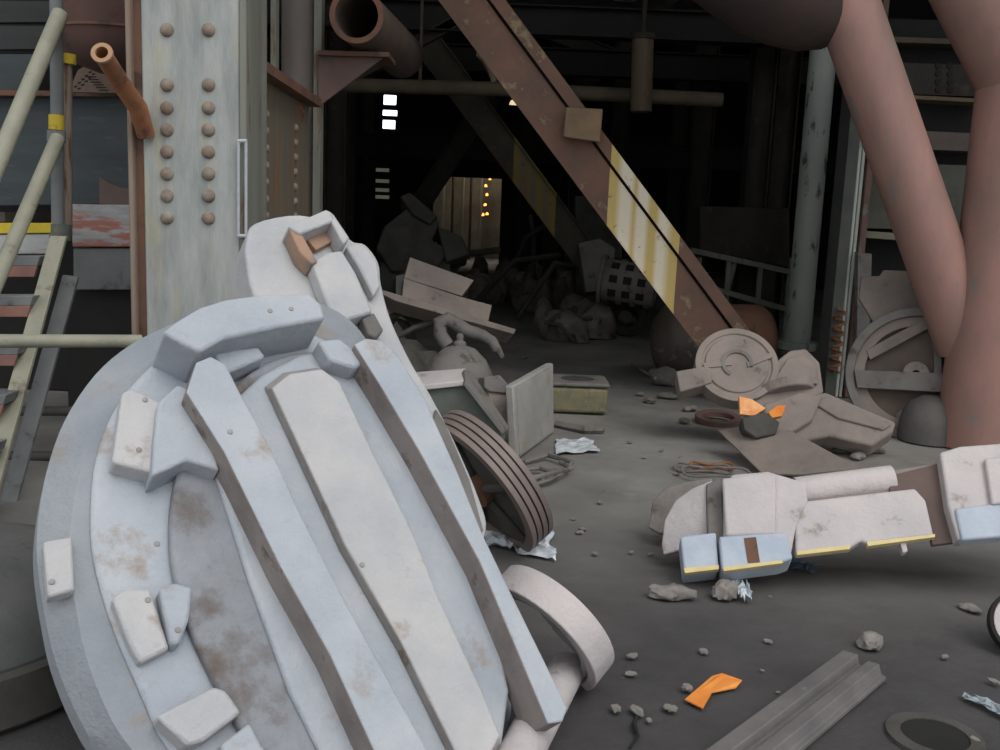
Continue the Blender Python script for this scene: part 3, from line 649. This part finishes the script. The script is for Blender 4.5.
# column beside it
cbx = G(838, 398)
cc = thing('flanged_column', 'grey steel column with a rusty flange and twin conduits', 'column', cbx)
mk('flange', vbox(cbx.x - .12, cbx.x - .01, cbx.y + .05, cbx.y + .35, 0, HZ), MT('dark_grey_column', (86,88,84), (72,76,74), None), parent=cc, bevel=.006)
mk('web', vbox(cbx.x - .01, cbx.x + .08, cbx.y + .2, cbx.y + .24, 0, HZ), greyflat, parent=cc)
mk('flange', vbox(cbx.x + .08, cbx.x + .14, cbx.y + .05, cbx.y + .35, 0, HZ), MT('reddish_flange', (108,84,76), (90,76,70), (110,112,108)), parent=cc, bevel=.006)
mk('conduit', tube(nb(), [(cbx.x + .01, cbx.y + .1, 0), (cbx.x + .01, cbx.y + .1, HZ)], .022, 10), greypipe, parent=cc)
mk('conduit', tube(nb(), [(cbx.x + .055, cbx.y + .1, 0), (cbx.x + .055, cbx.y + .1, HZ)], .018, 10), greypipe, parent=cc)
cs = []
for k in range(90):
    t = k / 90; cs.append(V((cbx.x - .07 + .05 * math.cos(t * 40), cbx.y - .02 + .05 * math.sin(t * 40), .25 + .62 * t)))
one('coil_spring', tube(nb(), cs, .013, 6), rust_or, 'orange-rusted coil spring standing against the flanged column', 'spring')

# racks and beams behind the pipes
YK = gp0.y + .5
rk = thing('pipe_rack', 'low dark steel rack behind the grey pipe', 'rack', P(740, 340, YK))
for (a, c, rr) in (((690, 250), (800, 274), .045), ((700, 285), (800, 313), .04)):
    mk('rail', box(nb(), (P(*a, YK) + P(*c, YK)) / 2, ((P(*c, YK) - P(*a, YK)).length, .08, .07), Matrix.Rotation(-math.atan2(P(*c, YK).z - P(*a, YK).z, P(*c, YK).x - P(*a, YK).x), 3, 'Y')), greenish, parent=rk, bevel=.005)
for px in (700, 730, 762, 792):
    a = P(px, 258, YK); mk('post', box(nb(), (a.x, YK + .05, a.z / 2), (.06, .06, a.z)), greenish, parent=rk)
mk('slant_bar', tube(nb(), [P(722, 312, YK + .1), P(735, 262, YK + .1)], .035, 8), cast_grey, parent=rk)
one('dark_crate', slab(nb(), Pl((0, YK, 0), (0, -1, 0)), [(700,206),(790,208),(790,268),(700,250)], -.5, 0), struct_m, 'dark crate resting above the low steel rack', 'crate', bevel=.02)
YQ = 9.6
pq = Pl((0, YQ, 0), (0, -1, 0))
for poly, mm, nm, lab, dep in (
    ([(895,62),(990,66),(990,97),(905,94)], struct_m, 'bolted_panel', 'dark panel with bolt holes between the red pipes', .1),
    ([(890,94),(990,99),(990,103),(890,98)], MT('tan_lip', (110,96,72), (92,80,62), None), 'panel_lip', 'thin tan ledge under the bolted panel', .25),
    ([(880,36),(990,40),(990,45),(880,42)], MT('tan_bar', (86,74,58), (72,64,52), None), 'high_bar', 'brown horizontal bar highest between the red pipes', .2),
    ([(858,128),(990,134),(990,152),(858,147)], MT('mauve_beam', (104,92,86), (88,80,76), None), 'cross_beam', 'mauve-grey cross beam between the slanting and vertical red pipes', .3),
    ([(856,162),(990,166),(990,232),(856,228)], MT('olive_panel', (84,86,76), (70,72,66), (92,84,72)), 'olive_panel', 'dull olive panel behind the slanting red pipe', .06),
    ([(854,230),(992,240),(992,247),(854,237)], MT('olive_lip', (124,122,104), (104,104,92), None), 'panel_ledge', 'pale olive ledge under the olive panel', .3),
    ([(856,20),(1010,20),(1010,392),(856,392)], black, 'dark_void_sheet', 'black sheet standing in for the dark void behind the red pipes', .05)):  # last entry: black backing sheet that paints in the unlit void
    pz = Pl((0, YQ + (.31 if nm == 'dark_void_sheet' else .0), 0), (0, -1, 0)); dep = .05 if nm == 'dark_void_sheet' else .3
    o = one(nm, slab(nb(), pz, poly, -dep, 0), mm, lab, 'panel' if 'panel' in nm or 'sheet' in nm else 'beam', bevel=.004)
    if nm == 'bolted_panel':
        for r_ in range(4):
            for c_ in range(2):
                c = P(938 + c_ * 12, 66 + r_ * 8, YQ)
                bm = nb(); lathe(bm, c, (0, -1, 0), [(.03, 0), (.03, .012), (0, .014)], 8); mk('bolt', bm, black, parent=o)
one('upright_plank', slab(nb(), Pl((0, 9.3, 0), (0, -1, 0)), [(858,252),(872,254),(868,390),(856,390)], -.1, 0), cast_grey, 'grey upright plank beneath the pale olive ledge', 'plank', bevel=.004)

# spoked handwheel against the red pipe
PWn = Pl(P(905, 380, 7.7), (-.35, -.9, .12))
cw_ = P(915, 374, 7.7)
hw = thing('spoked_wheel', 'large dusty wheel with a broad rim and cross bar behind the red pipe', 'wheel', V((cw_.x, cw_.y, 0)))
axw = V((-.30, -.94, .14)).normalized()
rr = .53
mk('rim', ring(nb(), cw_, axw, [(rr - .07, -.08), (rr, -.08), (rr, .06), (rr - .07, .06)], 56), cast_grey, parent=hw, bevel=.008)
mk('inner_ring', ring(nb(), cw_, axw, [(rr - .15, -.03), (rr - .07, -.03), (rr - .07, .02), (rr - .15, .02)], 56), cast_brown, parent=hw, bevel=.005)
mk('back_disc', ring(nb(), cw_, axw, [(.02, -.06), (rr - .1, -.06), (rr - .1, -.04), (.02, -.04)], 48), MT('brown_disc', (104,92,84), (88,78,72), None), parent=hw)
u, v = frame(axw)
def bar3(a, c, wd, th, n):
    a, c = V(a), V(c); d = (c - a).normalized(); n = (V(n) - d * V(n).dot(d)).normalized(); s = d.cross(n) * wd / 2; h = n * th / 2
    return prism(nb(), [a - s + h, a + s + h, c + s + h, c - s + h], [a - s - h, a + s - h, c + s - h, c - s - h])
plw = Pl(cw_, axw)
mk('cross_bar', slab(nb(), plw, [(854,370),(972,374),(972,394),(857,388)], -.04, .08), cast_grey, parent=hw, bevel=.008)
mk('spoke', slab(nb(), plw, [(866,350),(948,306),(952,316),(870,360)], -.04, .03), cast_brown, parent=hw, bevel=.006)
mk('spoke', slab(nb(), plw, [(934,318),(942,318),(942,374),(934,374)], -.04, .05), cast_grey, parent=hw, bevel=.006)
mk('hub', ring(nb(), cw_, axw, [(.03, -.05), (.1, -.05), (.1, .07), (.03, .07)], 24), cast_brown, parent=hw, bevel=.005)
one('scrap_plate', slab(nb(), Pl(P(890, 300, 7.95), (-.1, -.95, .25)), [(862,276),(880,276),(884,270),(912,271),(916,290),(935,296),(938,330),(892,318),(876,326),(859,298)], -.04, 0), cast_brown, 'flat notched brown plate standing above the spoked wheel', 'plate', bevel=.006)
one('scrap_drum', lathe(nb(), G(928, 440), (0, 0, 1), [(0, .36), (.08, .35), (.16, .30), (.21, .22), (.23, .1), (.23, 0), (0, 0)], 32)[0], MT('slate_drum', (96,92,88), (80,78,76), None), 'rounded slate-grey dome at the foot of the red pipe', 'dome')
one('scrap_stone', rock(nb(), G(896, 430), (.17, .14, .2), 5, 3), cast_grey, 'rounded grey lump under the spoked wheel', 'lump')

# ================================================================ FLANGED SCRAP, mid right
PF = Pl(G(760, 446, .05), (-.08, -.8, .58))
fl = thing('flange_casting', 'dusty brown casting with a round flange, slot and long body', 'casting', G(760, 420))
cF = PF.pt(737, 364, .1)
nF = PF.n
rF = 40 * (cF - CAM).length / F
mk('flange', ring(nb(), cF, nF, [(.001, -.14), (rF, -.14), (rF, .0), (rF - .045, .0), (rF - .05, -.015), (rF - .07, -.015), (rF - .075, .0), (.001, .0)], 56), cast_brown, parent=fl, bevel=.004)
mk('hub_ring', ring(nb(), cF, nF, [(.09, 0), (.115, 0), (.115, .015), (.09, .015)], 36, R(-60), R(190)), cast_grey, parent=fl)
pF2 = Pl(cF, nF)
mk('key_arm', slab(nb(), pF2, [(676,371),(704,366),(712,368),(712,382),(700,386),(680,392)], -.14, .02), cast_brown, parent=fl, bevel=.01)
mk('key_bar', slab(nb(), pF2, [(704,363),(731,360),(732,365),(704,368)], -.01, .012), cast_brown, parent=fl)
mk('key_bar', slab(nb(), pF2, [(747,362),(772,352),(773,357),(748,367)], -.01, .012), cast_brown, parent=fl)
mk('body', slab(nb(), PF, [(762,372),(790,350),(806,348),(820,362),(824,392),(790,412),(766,418),(750,408)], -.18, .06), cast_brown, parent=fl, bevel=.02, seg=3)
mk('collar', ring(nb(), PF.pt(792, 420, -.05), (PF.pt(780, 380) - PF.pt(805, 470)), [(.12, .18), (.22, .18), (.24, .25), (.14, .25)], 32), cast_brown, parent=fl, bevel=.01)
mk('long_arm', slab(nb(), PF, [(772,418),(800,396),(826,392),(896,422),(893,432),(872,446),(830,436),(800,442),(775,440)], -.1, .08, flare=.06), cast_brown, parent=fl, bevel=.02, seg=3)
mk('shoulder', slab(nb(), PF, [(764,404),(800,392),(822,396),(812,420),(786,436),(766,428)], .0, .14, flare=.1), cast_brown, parent=fl, bevel=.015)
mk('body_step', slab(nb(), PF, [(788,358),(806,354),(816,366),(818,384),(800,380),(784,388),(774,380)], .06, .09), cast_brown, parent=fl, bevel=.008)
mk('arm_ridge', slab(nb(), PF, [(812,402),(828,396),(892,424),(884,430),(838,418)], .08, .1), cast_brown, parent=fl, bevel=.01)
ob = thing('orange_scrap', 'small scrap box with bright orange sunlit rust below the round flange', 'scrap box', G(762, 425))
pO = Pl(G(762, 462, .02), (-.1, -.85, .5))
mk('chip', slab(nb(), pO, [(739,396),(752,399),(766,408),(754,416),(740,414)], .0, .05), bright_or, parent=ob, bevel=.004)
mk('chip', slab(nb(), pO, [(768,412),(778,405),(786,405),(782,416),(772,418)], .0, .05), orange, parent=ob, bevel=.004)  # second sunlit rust chip, its brightness also put into the colour
mk('shell', slab(nb(), pO, [(742,417),(766,412),(780,422),(776,434),(756,438),(744,430)], -.12, .06), cast_dark, parent=ob, bevel=.01)
one('rusty_sheet', slab(nb(), Pl(G(770, 478, .02), (-.3, -.25, .9)), [(718,430),(735,428),(790,430),(838,456),(862,468),(800,474),(762,473)], -.015, 0), cast_brown, 'bent mauve-brown sheet lying behind the toothed casting', 'sheet', bevel=.003)
one('scrap_ring', ring(nb(), G(718, 418, .03), (0, -.1, 1), [(.13, -.03), (.19, -.03), (.19, .02), (.13, .02)], 32), MT('red_brown_ring', (110,82,76), (92,74,68), None), 'reddish flat ring on the floor in front of the flange casting', 'ring', bevel=.006)
for i, (px, py, rx) in enumerate([(703, 468, .17), (712, 466, .13), (716, 472, .2)]):
    c = G(px, py, .015 + .012 * i)
    one('wire_loop', tube(nb(), [c + V((rx * math.cos(t) * 1.1, rx * .7 * math.sin(t), .012 * math.sin(3 * t))) for t in [k * 2 * math.pi / 24 for k in range(25)]], .009, 6, caps=False), rust_or if i == 1 else cast_grey,
        'bent wire loop on the floor behind the toothed casting', 'wire', 'wire loops behind the toothed casting')
for i, (px, py, s) in enumerate([(845, 452, .06), (858, 458, .05), (832, 462, .05), (875, 452, .045), (820, 444, .05), (650, 402, .05), (668, 398, .06), (690, 410, .05), (684, 422, .04), (640, 395, .03)]):
    one('scrap_chip', rock(nb(), G(px, py), (s * 1.7, s, s * .6), 20 + i, 2, rot=i), dustyrock if i % 2 else greenish, 'small dusty scrap chip lying around the flange casting', 'scrap', 'scrap chips around the flange casting')

# tank behind the brace and valve
tA, tB = V(P(668, 326, 10.1)), V(P(770, 322, 10.3))
bt = thing('fallen_tank', 'round tank lying behind the striped brace, grey one end, rusty the other', 'tank', V((tA.x, tA.y, 0)))
tA.z = tB.z = .40; d = (tB - tA).normalized()
bm, _ = lathe(nb(), tA, d, [(0, -.16), (.15, -.14), (.28, -.09), (.36, -.02), (.40, .1), (.40, .5)], 36); mk('shell', bm, MT('slate_tank', (100,90,82), (82,76,72), (120,124,126), scale=3, rough=.45), parent=bt)
bm, _ = lathe(nb(), tA, d, [(.40, .5), (.40, 1.0), (.34, 1.08), (.2, 1.13), (0, 1.15)], 36); mk('rusty_end', bm, rust, parent=bt)
vv = thing('pipe_fitting', 'small round pipe fitting with a thin stem on the floor', 'fitting', G(658, 386))
mk('body', rock(nb(), G(662, 384), (.14, .12, .12), 9, 3), cast_grey, parent=vv)
mk('stem', tube(nb(), [G(655, 378, .14), G(632, 364, .1)], .013, 8), cast_grey, parent=vv)

# ================================================================ MID LEFT SCRAP
dm = thing('bell_dome', 'smooth grey bell-shaped dome with a knob on top', 'dome', G(457, 425))
c = G(457, 425)
kz = P(457, 345, c.y).z
s = kz / .5
prof = [(.30, 0), (.31, .08*s), (.30, .2*s), (.27, .31*s), (.21, .41*s), (.12, .48*s), (.04, .5*s), (0, .5*s)]
bm, _ = lathe(nb(), c, (0, 0, 1), prof, 40); mk('shell', bm, cast_grey, parent=dm)
bm, _ = lathe(nb(), c + V((0, 0, kz - .01)), (0, 0, 1), [(.05, 0), (.05, .03), (.025, .05), (.03, .08), (.02, .1), (0, .1)], 14); mk('knob', bm, cast_grey, parent=dm)
gs = thing('green_cover', 'folded sheet cover with faded green sides and a pale top edge', 'cover', G(465, 470))
a = [P(414,374,5.9), P(462,370,5.9), P(470,372,5.95), P(505,424,6.05)]
zt = 0.0
bmc = nb(); tp = [P(412,372,6.0), P(466,368,6.0), P(468,380,5.75), P(414,386,5.75)]
prism(bmc, tp, [x - V((0, 0, .035)) for x in tp]); mk('top_lip', bmc, cast_pink, parent=gs, bevel=.008)
front = [P(416,386,5.78), P(468,380,5.78), P(506,428,5.78), P(500,470,5.78), P(430,480,5.78)]
bmc = nb(); prism(bmc, front, [x + V((0, .03, 0)) for x in front]); mk('side', bmc, greenpaint, parent=gs, bevel=.004)
edge = [P(464,369,5.9), P(472,372,5.9), P(510,428,5.9), P(505,431,5.7), P(466,381,5.7)]
bmc = nb(); prism(bmc, edge, [x - V((.015, 0, .025)) for x in edge]); mk('sloping_flange', bmc, cast_grey, parent=gs, bevel=.004)
cy = thing('junction_box', 'small box with a grey lid between the green cover and slab', 'box', G(500, 440))
pj = Pl((0, 6.5, 0), (.2, -1, .2))
mk('body', slab(nb(), pj, [(488,388),(503,386),(510,398),(508,432),(490,430)], -.2, 0), cast_brown, parent=cy, bevel=.01)
mk('lid', slab(nb(), pj, [(484,377),(500,375),(508,384),(510,394),(490,392),(484,388)], -.22, .02), cast_grey, parent=cy, bevel=.01)
sA, sB = G(517, 460), G(554, 433)
dS = (sB - sA); dS.z = 0; nS = V((dS.y, -dS.x, 0)).normalized()
hA, hB = P(509, 386, sA.y).z, P(549, 363, sB.y).z
slab_m = MT('flat_grey_slab', (156,154,150), (138,137,134), (140,136,116), scale=3)
gsl = thing('grey_slab', 'upright pale grey slab standing on edge on the floor', 'slab', sA)
lean = V((-.03, 0, 0))
bmc = nb(); fr = [sA, sB, sB + V((0, 0, hB)) + lean, sA + V((0, 0, hA)) + lean * 1.5]
prism(bmc, fr, [x - nS * .06 for x in fr]); mk('face', bmc, slab_m, parent=gsl, bevel=.012)
bmc = nb(); fr2 = [p.lerp(sum(fr, V()) / 4, .1) + nS * .008 for p in fr]
prism(bmc, fr2, [x - nS * .008 for x in fr2]); mk('recessed_field', bmc, slab_m, parent=gsl)

bA = G(579, 414); yb0 = bA.y
wBx = P(608, 400, yb0).x - P(549, 400, yb0).x
ba = thing('mottled_box', 'low mottled yellow-grey box with a recessed oval on its lid', 'box', bA)
cxb = (P(608, 400, yb0).x + P(549, 400, yb0).x) / 2
hb = P(579, 385, yb0).z
mk('casing', box(nb(), (cxb, yb0 + .22, hb / 2 - .01), (wBx, .44, hb - .03)), moss, parent=ba, bevel=.03, seg=3)
mk('lid', box(nb(), (cxb, yb0 + .22, hb), (wBx + .02, .46, .035)), cast_grey, parent=ba, bevel=.015, seg=3)
bmc = nb(); ring(bmc, (cxb, yb0 + .22, hb + .018), (0, 0, 1), [(.001, 0), (.13, 0), (.13, .003), (.001, .003)], 32)
for v_ in bmc.verts: v_.co.x = cxb + (v_.co.x - cxb) * 1.1
mk('oval_recess', bmc, cast_dark, parent=ba)

PBx = Pl(P(440, 300, 8.8), (.25, -.85, .45))
bs = thing('stepped_box', 'brown stepped metal box tilted on a thin plank', 'box', G(440, 345))
mk('body', slab(nb(), PBx, [(402,297),(404,278),(462,297),(492,305),(487,327)], -.3, 0), cast_brown, parent=bs, bevel=.006)
mk('upper_step', slab(nb(), PBx, [(410,257),(474,280),(462,296),(404,278)], -.3, -.04), cast_brown, parent=bs, bevel=.006)
mk('side_block', slab(nb(), PBx, [(396,276),(405,274),(402,296),(396,294)], -.25, -.06), cast_dark, parent=bs)
one('thin_plank', slab(nb(), PBx, [(380,289),(400,295),(516,329),(514,334),(396,301),(380,293)], -.25, .02), cast_brown, 'thin brown plank under the stepped box', 'plank', bevel=.004)
one('curved_hook', tube(nb(), [P(447,345,8.2),P(440,334,8.2),P(440,323,8.2),P(448,319,8.2),P(456,324,8.2),P(468,331,8.2),P(482,335,8.2),P(492,341,8.2),P(497,350,8.2),P(502,356,8.1)], [.06,.06,.06,.06,.06,.055,.05,.045,.04,.02], 12), cast_grey, 'curved grey hook bar behind the bell-shaped dome', 'hook')
# dark slumped machine in the depth
PM = Pl(P(420, 230, 14), (.1, -.95, .3))
mc = thing('slumped_machine', 'dark bulky machine block tilted in the shadow behind the stepped box', 'machine', G(420, 300))
mk('block', slab(nb(), PM, [(376,248),(384,226),(402,212),(412,204),(440,222),(432,240),(450,250),(436,268),(392,272)], -.9, 0), cast_dark, parent=mc, bevel=.03)
mk('plate', slab(nb(), PM, [(400,196),(410,192),(438,216),(430,224),(412,214)], -.5, .1), cast_dark, parent=mc, bevel=.02)
mk('side_block', slab(nb(), PM, [(438,226),(462,236),(470,254),(446,262)], -.6, .05), cast_dark, parent=mc, bevel=.03)
mk('foot_block', slab(nb(), PM, [(380,262),(450,258),(452,292),(380,296)], -.8, -.1), cast_dark, parent=mc, bevel=.03)

# perforated drum and tyre
cD = P(628, 283, 13.2)
pd = thing('perforated_drum', 'dusty drum with square holes lying behind the striped brace', 'drum', V((cD.x, cD.y, 0)))
axd = V((1, -.25, -.1)).normalized()
mk('shell', ring(nb(), cD - axd * .36, axd, [(.18, 0), (.27, .02), (.31, .12), (.31, .66), (.27, .74), (.18, .76)], 36), cast_grey, parent=pd, bevel=.01)
u, v = frame(axd)
drum_shell = [c_ for c_ in pd.children if c_.name.startswith('shell')][0] if pd.children else pd
for k in range(10):
    for j in range(3):
        t = k * 2 * math.pi / 10 + .15; e = u * math.cos(t) + v * math.sin(t); tt = axd.cross(e); c = cD + e * .305 + axd * (-.17 + j * .19)
        fr = [c + axd * a_ + tt * b2 for a_, b2 in ((-.055, -.05), (.055, -.05), (.055, .05), (-.055, .05))]
        bmc = nb(); prism(bmc, [x + e * .01 for x in fr], [x - e * .02 for x in fr]); mk('hole', bmc, black, parent=pd)
mk('end_flange', ring(nb(), cD - axd * .37, axd, [(.1, 0), (.34, 0), (.34, .05), (.1, .05)], 36), cast_grey, parent=pd, bevel=.006)
cT = G(625, 335); 
ty = thing('old_tyre', 'dark tyre lying half on edge below the perforated drum', 'tyre', cT)
axt = V((.15, -.75, .6)).normalized()
mk('ring', ring(nb(), cT + V((0, .1, .24)), axt, [(.19, -.06), (.27, -.08), (.31, -.03), (.31, .03), (.27, .08), (.19, .06)], 36), cast_dark, parent=ty)
mk('hub', ring(nb(), cT + V((0, .1, .24)), axt, [(.001, -.02), (.1, -.03), (.1, .04), (.001, .05)], 20), cast_grey, parent=ty)
one('small_barrel', lathe(nb(), G(564, 303), (0, 0, 1), [(0, 0), (.15, 0), (.15, .3), (.16, .31), (.15, .32), (.15, .62), (.13, .64), (0, .63)], 24)[0], cast_grey, 'small dim upright barrel near the foot of the faded brace', 'barrel')
one('scrap_board', slab(nb(), Pl(P(600, 215, 16.5), (0, -1, .1)), [(575,196),(622,194),(622,302),(576,302)], -.5, 0), cast_dark, 'dim board-sided crate high behind the perforated drum', 'crate', bevel=.01)
one('scrap_box', slab(nb(), Pl(P(590, 250, 14.5), (0, -1, .3)), [(578,243),(600,238),(616,248),(612,290),(586,292)], -.3, 0), cast_grey, 'tilted dusty box between the faded brace and the drum', 'box', bevel=.02)

# rubble lumps
lumps = [(455,262,18),(470,258,18),(484,262,17.5),(500,262,18.5),(515,258,19),(530,262,18),(545,262,17),(440,275,16),(462,272,16),(478,270,17),(396,330,8.8),(410,340,8.4),(424,352,8.2),(400,352,8),(415,365,7.8),(394,312,9.4),
    (585,305,14),(596,312,13.4),(575,300,14.5),(555,315,13.3),(570,318,13),(545,305,14.4),(530,285,17),(520,272,18),(560,270,17.5),(350,262,12),(370,275,11),(385,290,10.5),(362,245,14),(345,238,14),(535,240,24),(505,245,24),(480,242,25)]
for i, (px, py, Y) in enumerate(lumps):
    c = P(px, py, Y); c.z = 0
    hgt = max(.12, P(px, py - 8, Y).z) * .62
    hgt = min(hgt, .4)
    s = .15 + .1 * random.random()
    near = Y < 10
    one('rubble_lump', rock(nb(), c, (s * 1.3, s, hgt), 40 + i, 2, rot=i * 1.7), cast_dark if near else rubble_dark,
        'dark rubble lump in the gap behind the lobed casting' if near else 'sooty lump of rubble heaped in the shadowed hall', 'rubble', 'dark rubble lumps near the bell dome' if near else 'sooty rubble lumps in the hall')
for i, (x0, y0, x1, y1, Y, r_) in enumerate([(430,262,500,250,17,.06),(470,270,560,255,16.5,.05),(520,262,590,268,15.5,.05),(388,318,440,300,9,.03),(395,338,432,322,8.7,.025),(505,255,545,225,19,.05),(536,255,530,215,20,.05),(548,325,592,318,13,.03),(575,332,545,322,12.6,.03)]):
    one('scrap_rod', tube(nb(), [V((P(x0, y0, Y).x, Y, .03)) if Y > 12 else P(x0, y0, Y), P((x0+x1)/2, (y0+y1)/2 - 2, Y + .1), P(x1, y1, Y + .2)], r_, 8), cast_dark, 'bent dark rod poking out of the rubble', 'rod', 'rods among the rubble')

# ================================================================ FLOOR CLUTTER
def crumple(name, pts, z, m, label, cat, seed, amp=.04, n=14):
    c = sum(pts, V()) / len(pts); bm = nb(); rows = []
    for i in range(n + 1):
        row = []
        for j in range(n + 1):
            s_, t_ = i / n, j / n
            p = pts[0].lerp(pts[1], s_).lerp(pts[3].lerp(pts[2], s_), t_)
            e = min(s_, 1 - s_, t_, 1 - t_)
            k = noise.noise(V((s_ * 6 + seed, t_ * 6, seed))); k2 = noise.noise(V((s_ * 3, t_ * 3 + seed, 9)))
            row.append(bm.verts.new(p + V((k2 * .04, k * .04, z + amp * abs(k) * 1.6))))
        rows.append(row)
    for i in range(n):
        for j in range(n): bm.faces.new((rows[i][j], rows[i+1][j], rows[i+1][j+1], rows[i][j+1]))
    bmesh.ops.solidify(bm, geom=bm.faces[:], thickness=.003)
    return one(name, bm, m, label, cat, smooth=False)
crumple('plastic_film', [G(486,548), G(556,562), G(552,530), G(488,505)], .005, glint_film, 'crumpled shiny plastic film on the floor under the pulley wheel', 'plastic film', 3, .05)
crumple('plastic_scrap', [G(556,455), G(600,452), G(590,440), G(556,440)], .005, glint_film, 'small shiny plastic scraps beside the grey slab', 'plastic scrap', 5, .02, 8)
for i, pts in enumerate([[(524,462),(548,455),(572,462),(568,470),(548,474),(526,480)], [(528,486),(550,480),(572,468),(560,462)], [(522,470),(540,468),(556,474)], [(540,478),(528,500),(520,520)]]):
    one('wire_scrap', tube(nb(), [G(x, y, .015 + .01 * k) for k, (x, y) in enumerate(pts)], .014, 6), cast_grey, 'looped pale wire on the floor beside the pulley wheel', 'wire', 'pale wires beside the pulley wheel')
one('wood_batten', tube(nb(), [G(556, 424, .02), G(585, 430, .02), G(604, 430, .02)], [.03, .035, .02], 5), cast_grey, 'thin dusty batten on the floor in front of the mottled box', 'batten')
for i, (px, py, sx_, sy_, sz_, lab) in enumerate([(671,597,.10,.045,.035,'long pale stone by itself under the fin end of the toothed casting'), (724,596,.06,.05,.045,'squarish pale stone beside the crumpled plastic, below the casting'), (869,646,.055,.045,.035,'small shiny pale stone alone on the dark floor'), (971,610,.055,.03,.015,'thin pale shard near the dark disc'), (687,690,.02,.018,.014,'tiny pebble next to the orange strip'), (637,712,.018,.03,.012,'tiny dark pebble at the floor crack')]):
    one('stone', rock(nb(), G(px, py), (sx_, sy_, sz_), i + 60, 3, rot=i * .7), dustyrock, lab, 'stone')
crumple('crumpled_wrapper', [G(735,578), G(752,600), G(745,604), G(730,590)], .004, glint_film, 'crumpled shiny wrapper beside the squarish stone', 'wrapper', 8, .06, 8)
fp = [G(685,699,.006), G(712,676,.006), G(722,673,.02), G(742,680,.02), G(736,687,.008), G(712,692,.006), G(703,708,.006)]
one('orange_strip', prism(nb(), fp, [x - V((0, 0, .005)) for x in fp]), orange, 'bright orange flat strip lying on the dark floor', 'strip', smooth=False)
# ribbed channel on the floor
ca, cb = G(842, 672, .0), G(728, 775, .0)
dC = (ca - cb); L_ = dC.length; dC.normalize(); uC = V((dC.y, -dC.x, 0)).normalized()
ca = (G(838, 662) + G(886, 681)) / 2; wC = (G(886, 681) - G(838, 662)).length
uC = (G(886, 681) - G(838, 662)).normalized(); dC = (G(760, 720) - G(838, 662)).normalized()
prof = [(-.5, 0), (-.5, .03), (-.42, .055), (-.1, .06), (-.06, .025), (.06, .02), (.1, .05), (.34, .055), (.4, .02), (.5, .018), (.5, 0)]
pr = [ca + uC * (x * wC) + V((0, 0, z)) for x, z in prof]
one('ribbed_channel', prism(nb(), pr, [p + dC * 1.1 for p in pr]), MT('dull_grey_channel', (108,104,102), (92,90,90), (150,150,150), scale=5, stretch=(1,1,1), thr=.66), 'ribbed grey channel bar lying flat on the dark floor', 'channel bar', bevel=.004)
mh = thing('floor_drain', 'round dark drain set in the floor beside the ribbed channel', 'drain', G(935, 736))
mk('rim', ring(nb(), G(935, 736), (0, 0, 1), [(.105, -.01), (.15, -.01), (.15, .004), (.105, .006)], 40), cast_dark, parent=mh)
mk('grate', ring(nb(), G(935, 736), (0, 0, 1), [(.001, -.01), (.105, -.01), (.105, .002), (.001, .002)], 32), black, parent=mh)
crumple('pale_rag', [G(963,699), G(1010,722), G(1012,714), G(970,696)], .004, ragm, 'narrow pale rag on the floor beside the drain', 'rag', 11, .02, 8)
crumple('blue_scrap', [G(778,566), G(812,574), G(822,566), G(790,560)], .004, MT('blue_film', (92,116,130), (76,92,104), None), 'scrap of blue film under the toothed casting', 'film', 13, .02, 8)
dk = thing('round_disc', 'dark round disc with a pale rim, cut off by the frame', 'disc', G(1022, 650))
cK = G(1022, 650) + V((0, 0, .11))
mk('disc', ring(nb(), cK, (-.25, -.8, .5), [(.001, -.03), (.115, -.03), (.12, .0), (.12, .02), (.001, .02)], 36), cast_pink, parent=dk, bevel=.005)
mk('edge', ring(nb(), cK, (-.25, -.8, .5), [(.118, -.04), (.132, -.04), (.132, .025), (.118, .025)], 36), black, parent=dk)
one('floor_crack', tube(nb(), [G(638, 712, .001), G(634, 725, .001), G(638, 736, .001), G(630, 748, .001)], [.004, .009, .006, .004], 5), black, 'short dark crack line in the near floor', 'crack')
for i in range(46):
    px, py = random.choice([(random.uniform(560, 720), random.uniform(440, 560)), (random.uniform(600, 1000), random.uniform(585, 745)), (random.uniform(480, 660), random.uniform(300, 430))])
    s_ = random.uniform(.006, .02) * (1 if py > 420 else 2)
    one('grit', rock(nb(), G(px, py), (s_ * 1.5, s_, s_ * .5), i, 1, rot=i), dustyrock, 'tiny crumb of grit scattered on the floor', 'grit', 'grit on the floor')
